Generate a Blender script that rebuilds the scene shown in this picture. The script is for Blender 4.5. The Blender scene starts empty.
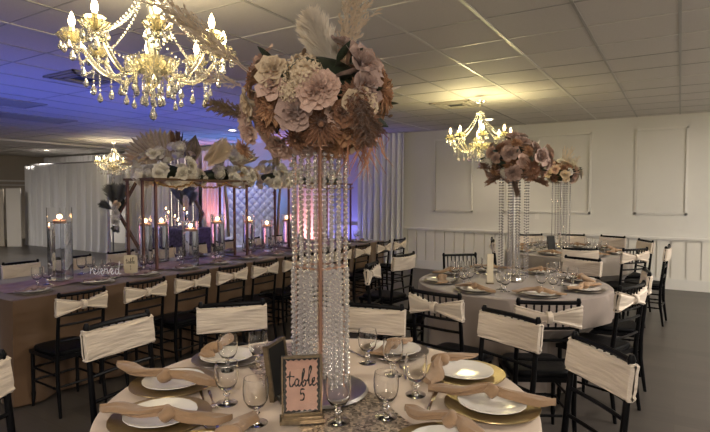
import bpy, math, random
from mathutils import Vector, Matrix, Euler
R = math.radians
random.seed(7)
sc = bpy.context.scene
COL = sc.collection
PI = math.pi

# ---------------------------------------------------------------- camera
EYE = 1.52; FPX = 520.0; YAW = R(32); PIT = R(2.53)
FW = Vector((-math.sin(YAW)*math.cos(PIT), math.cos(YAW)*math.cos(PIT), -math.sin(PIT)))
RT = Vector((math.cos(YAW), math.sin(YAW), 0))
UP = Vector((-math.sin(YAW)*math.sin(PIT), math.cos(YAW)*math.sin(PIT), math.cos(PIT)))
CAMP = Vector((0, 0, EYE))
def ray(px, py): return FW + RT*((px-355)/FPX) - UP*((py-216)/FPX)
def onz(px, py, z):
    d = ray(px, py); return CAMP + d*((z-EYE)/d.z)
def ond(px, py, D): return CAMP + ray(px, py)*D
cam = bpy.data.cameras.new('camera'); co = bpy.data.objects.new('camera', cam); COL.objects.link(co)
cam.sensor_width = 36; cam.lens = FPX/710*36; cam.clip_start = .05; cam.clip_end = 100
co.location = CAMP; co.rotation_euler = (PI/2-PIT, 0, YAW)
sc.camera = co
sc.view_settings.view_transform = 'Standard'; sc.view_settings.look = 'None'
sc.view_settings.gamma = 1; sc.view_settings.use_curve_mapping = False
sc.view_settings.exposure = 0.38

# ---------------------------------------------------------------- materials
def nm(name):
    m = bpy.data.materials.new(name); m.use_nodes = True
    nt = m.node_tree; b = nt.nodes['Principled BSDF']; return m, nt, b
def mat(name, col, rough=.5, metal=0, spec=.5, trans=0, ior=1.45, var=0, vscale=8, bump=0, bscale=40, sheen=0, sss=0, stretch=None, emit=None, estr=0, coat=0):
    m, nt, b = nm(name)
    b.inputs['Base Color'].default_value = (*col, 1); b.inputs['Roughness'].default_value = rough
    b.inputs['Metallic'].default_value = metal; b.inputs['Specular IOR Level'].default_value = spec
    b.inputs['Transmission Weight'].default_value = trans; b.inputs['IOR'].default_value = ior
    if sheen: b.inputs['Sheen Weight'].default_value = sheen
    if coat: b.inputs['Coat Weight'].default_value = coat; b.inputs['Coat Roughness'].default_value = .15
    if emit: b.inputs['Emission Color'].default_value = (*emit, 1); b.inputs['Emission Strength'].default_value = estr
    tc = None
    if var or bump:
        tc = nt.nodes.new('ShaderNodeTexCoord'); mp = nt.nodes.new('ShaderNodeMapping')
        if stretch: mp.inputs['Scale'].default_value = stretch
        nt.links.new(tc.outputs['Object'], mp.inputs[0])
    if var:
        n = nt.nodes.new('ShaderNodeTexNoise'); n.inputs['Scale'].default_value = vscale; n.inputs['Detail'].default_value = 4
        nt.links.new(mp.outputs[0], n.inputs['Vector'])
        r = nt.nodes.new('ShaderNodeValToRGB'); r.color_ramp.elements[0].position = .3; r.color_ramp.elements[1].position = .7
        r.color_ramp.elements[0].color = (*[c*(1-var) for c in col], 1); r.color_ramp.elements[1].color = (*[min(1, c*(1+var)) for c in col], 1)
        nt.links.new(n.outputs[0], r.inputs[0]); nt.links.new(r.outputs[0], b.inputs['Base Color'])
    if bump:
        n = nt.nodes.new('ShaderNodeTexNoise'); n.inputs['Scale'].default_value = bscale; n.inputs['Detail'].default_value = 3
        nt.links.new(mp.outputs[0], n.inputs['Vector'])
        bp = nt.nodes.new('ShaderNodeBump'); bp.inputs['Strength'].default_value = bump; bp.inputs['Distance'].default_value = .01
        nt.links.new(n.outputs[0], bp.inputs['Height']); nt.links.new(bp.outputs[0], b.inputs['Normal'])
    return m
M = {}
M['black'] = mat('black_lacquer_wood', (.0035, .0035, .0045), .35, spec=.15, bump=.1, bscale=25)
M['cushion'] = mat('black_vinyl', (.004, .004, .005), .5, spec=.1, bump=.2, bscale=60)
M['sash'] = mat('champagne_spandex', (.61, .515, .42), .5, sheen=.3, bump=.7, bscale=7, stretch=(1, 5, 9))
M['sash_pink'] = mat('blush_champagne_spandex', (.68, .54, .43), .42, sheen=.3, bump=.15, bscale=30, stretch=(1, 6, 6))
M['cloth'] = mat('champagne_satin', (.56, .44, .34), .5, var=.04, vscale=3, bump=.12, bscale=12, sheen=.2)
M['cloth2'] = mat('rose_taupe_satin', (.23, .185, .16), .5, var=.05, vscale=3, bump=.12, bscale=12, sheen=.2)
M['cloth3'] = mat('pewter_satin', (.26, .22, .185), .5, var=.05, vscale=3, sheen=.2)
M['brown_cloth'] = mat('bronze_satin', (.10, .054, .026), .45, var=.06, vscale=4, bump=.1, bscale=14, sheen=.2)
M['mauve'] = mat('mauve_satin', (.30, .19, .19), .45, var=.15, vscale=10, bump=.3, bscale=20)
M['napkin'] = mat('tan_cotton_napkin', (.29, .178, .098), .75, var=.05, vscale=60, bump=.5, bscale=18, sheen=.2)
M['napkin_mauve'] = mat('mauve_napkin', (.22, .15, .16), .6, var=.1, vscale=25, bump=.4, bscale=60)
M['plate'] = mat('pearl_china', (.80, .76, .70), .18, coat=.5, bump=.06, bscale=90)
M['charger'] = mat('antique_gold_charger', (.38, .28, .14), .32, metal=.85, bump=.1, bscale=120)
M['charger_grey'] = mat('pewter_charger', (.28, .24, .21), .3, metal=.8, bump=.1, bscale=120)
M['silver'] = mat('polished_silver', (.75, .72, .68), .15, metal=1)
M['basemetal'] = mat('satin_silver', (.45, .42, .40), .35, metal=1)
M['gold'] = mat('rose_gold_metal', (.50, .30, .22), .3, metal=.85, bump=.08, bscale=60)
M['copper'] = mat('brushed_copper_paint', (.17, .085, .075), .4, metal=.5, bump=.08, bscale=60)
M['brass'] = mat('antique_brass', (.22, .17, .11), .35, metal=.8, var=.2, vscale=60)
M['glass'] = mat('clear_glass', (1, 1, 1), .01, trans=1, ior=1.45)
M['crystal'] = mat('cut_crystal', (.88, .85, .84), .03, trans=.45, ior=1.6, spec=.8, metal=.6)
M['water'] = mat('vase_water', (.86, .9, 1), .0, trans=1, ior=1.33)
M['ch_glass'] = mat('chandelier_pressed_glass', (1, .94, .72), .10, trans=.82, ior=1.5, spec=.7)
M['ch_drop'] = mat('chandelier_crystal_drop', (1, .98, .9), .02, trans=.85, ior=1.6)
M['bulb'] = mat('candle_bulb_glow', (1, .8, .5), .3, emit=(1, .72, .36), estr=16)
M['sleeve'] = mat('candle_sleeve', (.9, .85, .65), .4)
M['flame'] = mat('candle_flame', (1, .7, .3), .3, emit=(1, .62, .25), estr=22)
M['wax'] = mat('pink_wax', (.85, .50, .40), .5)
M['ivory'] = mat('ivory_card', (.60, .52, .38), .6, bump=.05)
M['white'] = mat('white_paint', (.74, .72, .68), .5)
M['whitefab'] = mat('white_voile', (.74, .73, .72), .8, sheen=.3, bump=.1, bscale=8)
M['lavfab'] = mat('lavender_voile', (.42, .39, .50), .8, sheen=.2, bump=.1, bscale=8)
M['plumfab'] = mat('plum_ruffled_fabric', (.07, .05, .10), .8, var=.5, vscale=18, bump=1, bscale=14)
M['tuft'] = mat('white_tufted_leather', (.72, .72, .74), .35)
M['blackmat'] = mat('black_matte', (.012, .012, .012), .6)
M['blush'] = mat('blush_card', (.62, .36, .27), .8, var=.08, vscale=30)
M['ink'] = mat('black_ink', (.01, .008, .008), .6)
M['whiteink'] = mat('white_acrylic_lettering', (.85, .85, .9), .4)
M['darkleaf'] = mat('dark_green_leaf', (.025, .035, .02), .5, var=.3, vscale=20)
M['blush_petal'] = mat('blush_petal', (.63, .43, .34), .75, var=.12, vscale=25, sheen=.2)
M['mauve_petal'] = mat('dusty_mauve_petal', (.42, .285, .235), .75, var=.15, vscale=25, sheen=.2)
M['cream_petal'] = mat('cream_petal', (.68, .53, .36), .75, var=.12, vscale=25, sheen=.2)
M['brown_petal'] = mat('toffee_brown_petal', (.27, .13, .07), .75, var=.25, vscale=25, sheen=.2)
M['tan_petal'] = mat('caramel_petal', (.42, .22, .11), .75, var=.2, vscale=25, sheen=.2)
M['white_petal'] = mat('ivory_white_petal', (.76, .71, .62), .7, var=.1, vscale=25, sheen=.2)
M['pampas'] = mat('pale_pampas', (.80, .66, .50), .9, sheen=.3)
M['pampas_cream'] = mat('cream_plume', (.85, .76, .64), .9, sheen=.4)
M['pampas_brown'] = mat('brown_pampas', (.27, .14, .08), .9, sheen=.3)
M['pampas_olive'] = mat('khaki_pampas', (.30, .20, .10), .9, sheen=.2)
M['raffia'] = mat('rust_raffia', (.42, .19, .10), .8)
M['palm'] = mat('dried_palm', (.46, .38, .28), .7, var=.12, vscale=12)
M['palm_grey'] = mat('taupe_palm', (.26, .21, .17), .7, var=.12, vscale=12)
M['stem'] = mat('dried_stem', (.12, .07, .04), .8)
M['ribbonplum'] = mat('smoke_ribbon', (.25, .24, .27), .5)
M['screenp'] = mat('off_white_panel', (.62, .58, .52), .6)
M['vent'] = mat('grey_vent_metal', (.30, .29, .28), .5)
M['ventdark'] = mat('vent_dark_interior', (.04, .04, .045), .7)
M['vent_white'] = mat('pale_diffuser', (.36, .33, .28), .55)
M['lamp'] = mat('lamp_glow', (1, .9, .7), .3, emit=(1, .86, .62), estr=12)
M['lensblue'] = mat('blue_lens', (.1, .2, 1), .3, emit=(.1, .2, 1), estr=6)
M['lenspink'] = mat('pink_lens', (1, .3, .3), .3, emit=(1, .3, .3), estr=6)
M['fairy'] = mat('fairy_light_glow', (1, .9, .7), .3, emit=(1, .85, .6), estr=6)
M['glitter'] = mat('gold_glitter', (.45, .29, .11), .3, metal=1, var=.5, vscale=300, bump=1, bscale=300)

def wall_mat(name, col):
    return mat(name, col, .65, var=.02, vscale=2, bump=.06, bscale=120)
M['wall'] = wall_mat('warm_white_wall', (.69, .67, .63))
M['wains'] = wall_mat('white_beadboard', (.74, .71, .65))
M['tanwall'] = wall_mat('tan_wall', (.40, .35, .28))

# floor: grey brown planks along Y
m, nt, b = nm('grey_brown_plank_floor'); M['floor'] = m
tc = nt.nodes.new('ShaderNodeTexCoord'); mp = nt.nodes.new('ShaderNodeMapping'); mp.inputs['Rotation'].default_value = (0, 0, 0)
br = nt.nodes.new('ShaderNodeTexBrick'); br.inputs['Scale'].default_value = 1; br.inputs['Brick Width'].default_value = 1.2; br.inputs['Row Height'].default_value = .18
br.inputs['Mortar Size'].default_value = .003; br.inputs['Color1'].default_value = (.046, .039, .034, 1); br.inputs['Color2'].default_value = (.068, .058, .050, 1); br.inputs['Mortar'].default_value = (.05, .04, .03, 1)
ns = nt.nodes.new('ShaderNodeTexNoise'); ns.inputs['Scale'].default_value = 3; ns.inputs['Detail'].default_value = 6
m2 = nt.nodes.new('ShaderNodeMapping'); m2.inputs['Scale'].default_value = (1, 9, 1)
mx = nt.nodes.new('ShaderNodeMix'); mx.data_type = 'RGBA'; mx.blend_type = 'MULTIPLY'; mx.inputs[0].default_value = .6
cr = nt.nodes.new('ShaderNodeValToRGB'); cr.color_ramp.elements[0].color = (.55, .55, .55, 1); cr.color_ramp.elements[1].color = (1.3, 1.3, 1.3, 1)
L = nt.links.new
L(tc.outputs['Object'], mp.inputs[0]); L(mp.outputs[0], br.inputs['Vector']); L(tc.outputs['Object'], m2.inputs[0]); L(m2.outputs[0], ns.inputs['Vector'])
L(ns.outputs[0], cr.inputs[0]); L(br.outputs[0], mx.inputs[6]); L(cr.outputs[0], mx.inputs[7]); L(mx.outputs[2], b.inputs['Base Color'])
b.inputs['Roughness'].default_value = .38

# ceiling tile: mottled acoustic with faint joints every 0.585 m
m, nt, b = nm('acoustic_ceiling_tile'); M['ceiling'] = m
L = nt.links.new
tc = nt.nodes.new('ShaderNodeTexCoord'); n1 = nt.nodes.new('ShaderNodeTexNoise'); n1.inputs['Scale'].default_value = 90; n1.inputs['Detail'].default_value = 4
cr = nt.nodes.new('ShaderNodeValToRGB'); cr.color_ramp.elements[0].color = (.52, .49, .46, 1); cr.color_ramp.elements[1].color = (.60, .57, .54, 1)
bp = nt.nodes.new('ShaderNodeBump'); bp.inputs['Strength'].default_value = .3; bp.inputs['Distance'].default_value = .005
L(tc.outputs['Object'], n1.inputs['Vector']); L(n1.outputs[0], cr.inputs[0]); L(cr.outputs[0], b.inputs['Base Color']); L(n1.outputs[0], bp.inputs['Height']); L(bp.outputs[0], b.inputs['Normal'])
b.inputs['Roughness'].default_value = .75
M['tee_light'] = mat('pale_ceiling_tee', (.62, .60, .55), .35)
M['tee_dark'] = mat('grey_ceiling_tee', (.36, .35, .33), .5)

# sequins
m, nt, b = nm('rose_gold_sequins'); M['sequin'] = m
L = nt.links.new
tc = nt.nodes.new('ShaderNodeTexCoord'); v = nt.nodes.new('ShaderNodeTexVoronoi'); v.inputs['Scale'].default_value = 100
cr = nt.nodes.new('ShaderNodeValToRGB'); cr.color_ramp.elements[0].color = (.16, .115, .085, 1); cr.color_ramp.elements[1].color = (.95, .80, .64, 1)
L(tc.outputs['Object'], v.inputs['Vector']); sx = nt.nodes.new('ShaderNodeSeparateColor'); L(v.outputs['Color'], sx.inputs[0]); L(sx.outputs[0], cr.inputs[0]); L(cr.outputs[0], b.inputs['Base Color'])
nmn = nt.nodes.new('ShaderNodeBump'); nmn.inputs['Strength'].default_value = 1; nmn.inputs['Distance'].default_value = .003
L(sx.outputs[1], nmn.inputs['Height']); L(nmn.outputs[0], b.inputs['Normal'])
b.inputs['Metallic'].default_value = .75; b.inputs['Roughness'].default_value = .3

# ---------------------------------------------------------------- mesh builder
class MB:
    def __init__(s): s.v = []; s.f = []
    def add(s, vs, fs):
        o = len(s.v); s.v += [tuple(p) for p in vs]; s.f += [tuple(i+o for i in f) for f in fs]; return s
    def box(s, c, d, rot=None, mtx=None, taper=1):
        x, y, z = [k/2 for k in d]; vs = []
        for sz in (-1, 1):
            k = taper if sz > 0 else 1
            for sx_, sy in ((-1, -1), (1, -1), (1, 1), (-1, 1)): vs.append(Vector((sx_*x*k, sy*y*k, sz*z)))
        if rot: e = Euler(rot).to_matrix(); vs = [e @ p for p in vs]
        vs = [p+Vector(c) for p in vs]
        if mtx: vs = [mtx @ p for p in vs]
        return s.add(vs, [(3, 2, 1, 0), (4, 5, 6, 7), (0, 1, 5, 4), (1, 2, 6, 5), (2, 3, 7, 6), (3, 0, 4, 7)])
    def tube(s, pts, r, n=8, cap=True, flat=1):
        pts = [Vector(p) for p in pts]; rs = r if isinstance(r, (list, tuple)) else [r]*len(pts)
        vs = []; fs = []; N = None
        for i, p in enumerate(pts):
            t = (pts[min(i+1, len(pts)-1)]-pts[max(i-1, 0)])
            t = t.normalized() if t.length > 1e-9 else Vector((0, 0, 1))
            if N is None:
                a = Vector((0, 0, 1)) if abs(t.z) < .9 else Vector((1, 0, 0)); N = t.cross(a).normalized()
            else:
                N = (N - t*N.dot(t)); N = N.normalized() if N.length > 1e-6 else t.orthogonal().normalized()
            B = t.cross(N)
            for k in range(n):
                a = 2*PI*k/n; vs.append(p + (N*math.cos(a) + B*math.sin(a)*flat)*rs[i])
        for i in range(len(pts)-1):
            for k in range(n):
                a, b_ = i*n+k, i*n+(k+1) % n; fs.append((a, b_, b_+n, a+n))
        if cap: fs.append(tuple(range(n-1, -1, -1))); fs.append(tuple((len(pts)-1)*n+k for k in range(n)))
        return s.add(vs, fs)
    def lathe(s, prof, n=16, c=(0, 0, 0), ripple=None, close=False):
        vs = []; fs = []; c = Vector(c)
        for j, (r, z) in enumerate(prof):
            for k in range(n):
                a = 2*PI*k/n; rr = max(r, 1e-5)*(ripple(a, j) if ripple else 1)
                vs.append(c + Vector((rr*math.cos(a), rr*math.sin(a), z)))
        m_ = len(prof)
        for j in range(m_-1 if not close else m_):
            for k in range(n):
                a, b_ = j*n+k, j*n+(k+1) % n; c2, d2 = ((j+1) % m_)*n+(k+1) % n, ((j+1) % m_)*n+k
                fs.append((a, b_, c2, d2))
        return s.add(vs, fs)
    def grid(s, fn, nu, nv, closeu=False):
        vs = [fn(i/(nu if closeu else nu-1) if True else 0, j/(nv-1)) for j in range(nv) for i in range(nu)]; fs = []
        for j in range(nv-1):
            for i in range(nu if closeu else nu-1):
                a, b_ = j*nu+i, j*nu+(i+1) % nu; fs.append((a, b_, b_+nu, a+nu))
        return s.add(vs, fs)
    def sph(s, c, r, n=8, m_=5, sc_=(1, 1, 1)):
        prof = [(r*math.sin(PI*j/m_), -r*math.cos(PI*j/m_)) for j in range(m_+1)]
        o = len(s.v); s.lathe(prof, n)
        for i in range(o, len(s.v)):
            p = s.v[i]; s.v[i] = (p[0]*sc_[0]+c[0], p[1]*sc_[1]+c[1], p[2]*sc_[2]+c[2])
        return s
    def merge(s, o, mtx=None):
        return s.add([mtx @ Vector(p) for p in o.v] if mtx else o.v, o.f)
    def mesh(s, name, m_, smooth=True):
        me = bpy.data.meshes.new(name); me.from_pydata(s.v, [], s.f); me.materials.append(m_)
        me.validate(); me.update()
        if smooth:
            me.polygons.foreach_set('use_smooth', [True]*len(me.polygons))
            try: me.set_sharp_from_angle(angle=R(42))
            except Exception: pass
        return me
    def build(s, name, m_, parent=None, smooth=True, label=None):
        return link(name, s.mesh(name, m_, smooth), parent, label)
def link(name, me, parent=None, label=None, loc=(0, 0, 0), rot=(0, 0, 0), scale=1):
    o = bpy.data.objects.new(name, me); COL.objects.link(o); o.parent = parent; o.location = loc; o.rotation_euler = rot
    if isinstance(scale, (int, float)): scale = (scale,)*3
    o.scale = scale
    if label: o['label'] = label
    return o
def tag(o, label, cat, group=None, kind=None):
    if label: o['label'] = label
    if cat: o['category'] = cat
    if group: o['group'] = group
    if kind: o['kind'] = kind
    return o
def empty(name, loc, rz=0, label=None, cat=None, group=None):
    o = bpy.data.objects.new(name, None); COL.objects.link(o); o.location = loc; o.rotation_euler = (0, 0, rz)
    o.empty_display_size = .1
    return tag(o, label, cat, group)
def struct(name, mb, m_, smooth=False):
    o = mb.build(name, m_, None, smooth); o['kind'] = 'structure'; return o
def kids(o): return [c for c in bpy.data.objects if c.parent == o]
def dup(root, loc, rz, label=None, group=None, scale=None):
    ch = TREE.get(root.name) or [(c, kids(c)) for c in kids(root)]
    TREE[root.name] = ch
    r = root.copy(); COL.objects.link(r); r.location = loc; r.rotation_euler = (root.rotation_euler.x, root.rotation_euler.y, rz)
    if scale: r.scale = (scale,)*3
    if label: r['label'] = label
    if group: r['group'] = group
    for c, gs in ch:
        d = c.copy(); COL.objects.link(d); d.parent = r
        for g in gs:
            e = g.copy(); COL.objects.link(e); e.parent = d
    return r
TREE = {}
def light(name, typ, loc, energy, color, size=.1, aim=None, spot=None, blend=.6, sizey=None):
    l = bpy.data.lights.new(name, typ); l.energy = energy; l.color = color
    if typ == 'AREA':
        l.size = size
        if sizey: l.shape = 'RECTANGLE'; l.size_y = sizey
    else: l.shadow_soft_size = size
    if spot: l.spot_size = R(spot); l.spot_blend = blend
    o = bpy.data.objects.new(name, l); COL.objects.link(o); o.location = loc
    if aim is not None: o.rotation_euler = (Vector(aim)-Vector(loc)).to_track_quat('-Z', 'Y').to_euler()
    return o

# ---------------------------------------------------------------- room
CH = 2.75; X0, X1, Y0, Y1 = -18.6, 2.6, -4.0, 9.6
def plane_box(x0, y0, z0, x1, y1, z1): return MB().box(((x0+x1)/2, (y0+y1)/2, (z0+z1)/2), (x1-x0, y1-y0, z1-z0))
struct('floor', plane_box(X0-.1, Y0-.1, -.1, X1+.1, Y1+.1, 0), M['floor'])
struct('ceiling', plane_box(X0-.1, Y0-.1, CH, X1+.1, Y1+.1, CH+.1), M['ceiling'])
struct('wall_back', plane_box(X0-.1, Y1, 0, X1+.1, Y1+.1, CH), M['wall'])
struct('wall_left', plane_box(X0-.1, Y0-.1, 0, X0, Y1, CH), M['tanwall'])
struct('wall_right', plane_box(X1, Y0-.1, 0, X1+.1, Y1, CH), M['wall'])
struct('wall_front', plane_box(X0, Y0-.1, 0, X1, Y0, CH), M['wall'])
# ceiling tees (real strips)
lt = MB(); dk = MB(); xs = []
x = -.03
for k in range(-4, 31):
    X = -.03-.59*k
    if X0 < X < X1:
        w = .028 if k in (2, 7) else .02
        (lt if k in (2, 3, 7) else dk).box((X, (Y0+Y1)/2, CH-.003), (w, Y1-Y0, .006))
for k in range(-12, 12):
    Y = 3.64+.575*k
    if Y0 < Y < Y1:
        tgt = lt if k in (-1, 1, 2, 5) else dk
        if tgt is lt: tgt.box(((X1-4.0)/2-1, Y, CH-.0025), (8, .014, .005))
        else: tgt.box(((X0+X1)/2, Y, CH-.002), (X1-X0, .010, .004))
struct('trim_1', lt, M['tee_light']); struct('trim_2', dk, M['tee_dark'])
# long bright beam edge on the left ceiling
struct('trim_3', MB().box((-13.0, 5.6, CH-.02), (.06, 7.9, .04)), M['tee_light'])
# wainscot boards, chair rail, baseboard, picture-frame mouldings
wb = MB(); x = -6.5
while x < X1:
    wb.box((x+.095, Y1-.017, .475), (.182, .034, .62)); x += .2
wb.box(((X1-6.5)/2, Y1-.002, .475), (X1+6.5, .004, .62))
struct('trim_4', wb, M['wains'])
rl = MB(); cx, wd = (X1-6.5)/2, X1+6.5
rl.box((cx, Y1-.035, .805), (wd, .07, .035)); rl.box((cx, Y1-.025, .775), (wd, .05, .025)); struct('trim_5', rl, M['wall'])
bb = MB(); bb.box((cx, Y1-.022, .08), (wd, .044, .16)); bb.box((cx, Y1-.016, .168), (wd, .032, .016)); struct('baseboard_back', bb, M['wall'])
struct('baseboard_right', MB().box((X1-.01, (Y0+Y1)/2, .08), (.02, Y1-Y0, .16)), M['wall'])
def moulding(x0, x1, z0, z1):
    b_ = MB()
    for w, d, off in ((.034, .018, 0), (.014, .028, .010)):
        for (c, s_) in (((x0+x1)/2, z0+off), ((x0+x1)/2, z1-off)): b_.box((c, Y1-d/2, s_), (x1-x0-2*off+w, d, w))
        for xx in (x0+off, x1-off): b_.box((xx, Y1-d/2, (z0+z1)/2), (w, d, z1-z0-2*off+w))
    return b_
for i, (a, b_, c, d) in enumerate(((-4.13, -3.37, 1.17, 2.56), (-2.75, -1.30, 1.18, 2.53), (-.62, .08, 1.19, 2.54), (.75, 1.5, 1.19, 2.54), (-8.6, -7.2, .75, 1.75))):
    struct('trim_%d' % (i+6), moulding(a, b_, c, d), M['white'])
# pipe rail on the left wall
lr = MB(); lr.box((X0+.03, 8.6, 1.92), (.06, 2.0, .05)); lr.box((X0+.02, 8.6, 1.78), (.03, 2.0, .03)); struct('trim_11', lr, M['wall'])
o = MB(); o.box((-2.16, Y1-.004, 1.11), (.075, .008, .12)); o.box((-2.16, Y1-.010, 1.14), (.03, .006, .03)); o.box((-2.16, Y1-.010, 1.08), (.03, .006, .03))
tag(o.build('outlet', M['white']), 'white wall outlet plate between the tall centrepieces on the white wall', 'outlet')

# ceiling vents and troffers
def vent(name, cx, cy, s, label, mt, dark):
    t = empty(name, (cx, cy, CH), 0, label, 'ceiling vent')
    f = MB()
    for k in range(4):
        q = s/2-.045*k-.02
        for sx_ in (-1, 1):
            f.box((sx_*q, 0, -.012-.006*(k % 2)), (.022, 2*q+.022, .018)); f.box((0, sx_*q, -.012-.006*(k % 2)), (2*q+.022, .022, .018))
    f.build('louvre_frame', mt, t, False); MB().box((0, 0, -.003), (s-.04, s-.04, .004)).build('backing', dark, t, False)
vent('ceiling_vent', -5.42, 3.22, .58, 'dark square air vent in the blue lit ceiling left of the big chandelier', M['vent'], M['ventdark'])
vent('ceiling_vent', -2.66, 6.9, .58, 'square air vent in the yellow lit ceiling beside the farther crystal chandelier', M['vent_white'], M['ventdark'])
def troffer(cx, cy, sx_, sy, label, lit=False):
    t = empty('troffer_or_fill_panel', (cx, cy, CH), 0, label, 'ceiling light')  # also builds the added fill panels out of view
    f = MB()
    for s_ in (-1, 1):
        f.box((s_*(sx_/2-.015), 0, -.008), (.03, sy, .016)); f.box((0, s_*(sy/2-.015), -.008), (sx_-.06, .03, .016))
    f.build('frame', M['vent'], t, False)
    MB().box((0, 0, -.006), (sx_-.06, sy-.06, .008)).build('diffuser', M['lamp'] if lit else M['vent'], t, False)
troffer(-7.75, 3.3, .6, 1.2, 'unlit flush ceiling panel, nearer of the two dark panels at the left edge')
troffer(-9.0, 4.45, .6, 1.2, 'unlit flush ceiling panel, farther of the two dark panels at the left edge')
def downlight(x, y, label, e=25, col=(1, .83, .6)):
    t = empty('recessed_downlight', (x, y, CH), 0, label, 'ceiling light', None)
    MB().lathe([(.09, -.001), (.092, -.010), (.075, -.012), (.07, -.004)], 20).build('trim_ring', M['white'], t)
    MB().lathe([(.0001, -.006), (.069, -.006)], 20).build('lamp_disc', M['lamp'], t)
    light('downlight_beam', 'SPOT', (x, y, CH-.03), e, col, .07, (x, y, 0), 130, .8)
downlight(-15.4, 8.0, 'warm recessed ceiling light above the left white drape', 260, (1, .92, .85))
downlight(-9.2, 7.3, 'small recessed ceiling light above the left fan palm', 50, (.75, .75, 1))
downlight(-7.45, 7.4, 'small recessed ceiling light at the bright blue ceiling patch', 50, (.75, .75, 1))
downlight(-2.73, 8.57, 'small recessed ceiling light behind the farther crystal chandelier', 45)

# ---------------------------------------------------------------- drapes
def drape(name, p0, p1, z0, z1, label, folds=14, amp=.05, m_=None, n=None, group=None):
    p0 = Vector((*p0, 0)); p1 = Vector((*p1, 0)); d = p1-p0; Ln = d.length; nrm = Vector((-d.y, d.x, 0)).normalized()
    rnd = random.Random(sum(map(ord, label))); ph = [rnd.uniform(0, 6.28) for _ in range(6)]
    def fn(u, v):
        a = amp*(.45+.55*v)
        w = a*(math.sin(u*folds*2*PI+ph[0]+.8*math.sin(u*9+ph[1])+.25*v*math.sin(u*20)) + .35*math.sin(u*folds*4.7*PI+ph[2]+v))
        p = p0 + d*(u+.002*math.sin(v*4+u*40)) + nrm*w
        z = z1+(z0-z1)*v + (.03*math.sin(u*folds*2*PI+ph[0])*0)
        if v > .985: p = p - nrm*.02
        return Vector((p.x, p.y, z))
    mb = MB().grid(fn, n or folds*10, 14)
    o_ = mb.build(name, m_ or M['whitefab']); tag(o_, label, 'curtain', group); return o_
drape('curtain_drape', (-16.1, 7.75), (-12.1, 7.75), .02, 2.29, 'wide white curtain hanging from a pipe rail at the left', 30, .07)
drape('curtain_drape', (-16.75, 8.35), (-16.1, 7.75), .02, 2.31, 'narrow white curtain return at the left end of the rail by the tall panels', 6, .05)
drape('wall_drape', (-18.3, 9.42), (-12.9, 9.42), 1.6, 2.7, 'white draped valance high on the wall behind the left curtain', 30, .04)
drape('curtain_drape', (-12.75, 8.7), (-11.35, 8.95), .02, 2.7, 'ceiling height white drape behind the flower decorated arch', 8, .06)
drape('curtain_drape', (-5.75, 9.35), (-4.72, 9.42), .02, 2.73, 'tall cream curtain at the corner of the white panelled wall', 8, .07)
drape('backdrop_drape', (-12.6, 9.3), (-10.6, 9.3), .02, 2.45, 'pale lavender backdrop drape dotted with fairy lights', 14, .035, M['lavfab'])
drape('backdrop_drape', (-10.45, 9.3), (-9.35, 9.3), .02, 2.6, 'pink lit backdrop drape left of the white tufted throne', 8, .04)
drape('backdrop_drape', (-7.35, 9.3), (-6.35, 9.3), .02, 2.6, 'pink lit backdrop drape seen through the tall crystal strands', 8, .04)
pr = MB(); pr.tube([(-16.05, 7.87, 2.33), (-12.1, 7.87, 2.33)], .02, 8)
for x in (-16.0, -12.12): pr.tube([(x, 7.87, 0.01), (x, 7.87, 2.33)], .018, 8)
tag(pr.build('drape_pipe_rail', M['vent']), 'grey pipe rail holding up the wide left curtain', 'curtain rail')
# tall panels at the far left
t = empty('folding_screen', (-15.9, 7.32, 0), 0, 'pair of tall off white upright panels beside the left curtain', 'screen')
MB().box((0, 0, .83), (.40, .04, 1.64), (0, 0, R(32))).build('panel', M['screenp'], t, False)
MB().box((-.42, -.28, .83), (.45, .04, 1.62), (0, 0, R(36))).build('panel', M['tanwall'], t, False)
# fairy lights string on the backdrop
fl = MB(); rnd = random.Random(3)
for k in range(18):
    fl.sph((rnd.uniform(-12.2, -10.7), 9.18, rnd.uniform(.6, 2.3)), .014, 6, 4)
for sx_ in range(6): fl.tube([(-12.1+sx_*.28, 9.2, 2.42), (-12.08+sx_*.28, 9.19, .0)], .0015, 4)
tag(fl.build('fairy_light_string', M['fairy']), 'warm fairy lights scattered down the lavender backdrop', 'string lights')

# ---------------------------------------------------------------- chairs
def sash_mb(bow):
    mb = MB(); W = .402; zc = .811; yb = -.2005
    nu = 33; nv = 13
    def ring(i, v):
        TT = [-1, -1, -1]+[q/14-1 for q in range(1, 28)]+[1, 1, 1]; t = TT[i]; e_ = [.15, .6, .9][min(i, 32-i)] if min(i, 32-i) < 3 else 1; ex = [.006, .0045, .002][min(i, 32-i)] if min(i, 32-i) < 3 else 0
        if bow:
            h = .017+.052*abs(t)**.95; sag = 0; pinch = .012+.010*abs(t)**.6
            hh = h; fold = .0042*math.sin(v*2*PI*8+.6*math.sin(t*4))
        else:
            hh = .071; pinch = .0225; fold = .0022*math.sin(v*2*PI*5+2.2*t)+.0018*math.sin(v*2*PI*9+5*t)+.0012*math.sin(v*2*PI*14-3*t)
            hh -= .003*(1-t*t)
        a = v*2*PI; ca, sa = math.cos(a), math.sin(a)
        sq = lambda q: math.copysign(abs(q)**.35, q)
        y = yb + e_*pinch*sq(ca) + fold*(1 if abs(sa) < .99 else .3) + .018*(1-t*t)*-1
        z = zc + hh*sq(sa) + (.008*t*t if not bow else 0)
        z = z - (z-zc)*0
        lean = -(z-.44)*.10
        return Vector((t*(W/2+ex), y+lean, z))
    vs = []; fs = []
    nv = 56
    for j in range(nv):
        for i in range(nu): vs.append(ring(i, j/nv))
    for j in range(nv):
        for i in range(nu-1):
            a = j*nu+i; b_ = ((j+1) % nv)*nu+i; fs.append((a, a+1, b_+1, b_))
    mb.add(vs, fs)
    return mb
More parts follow.
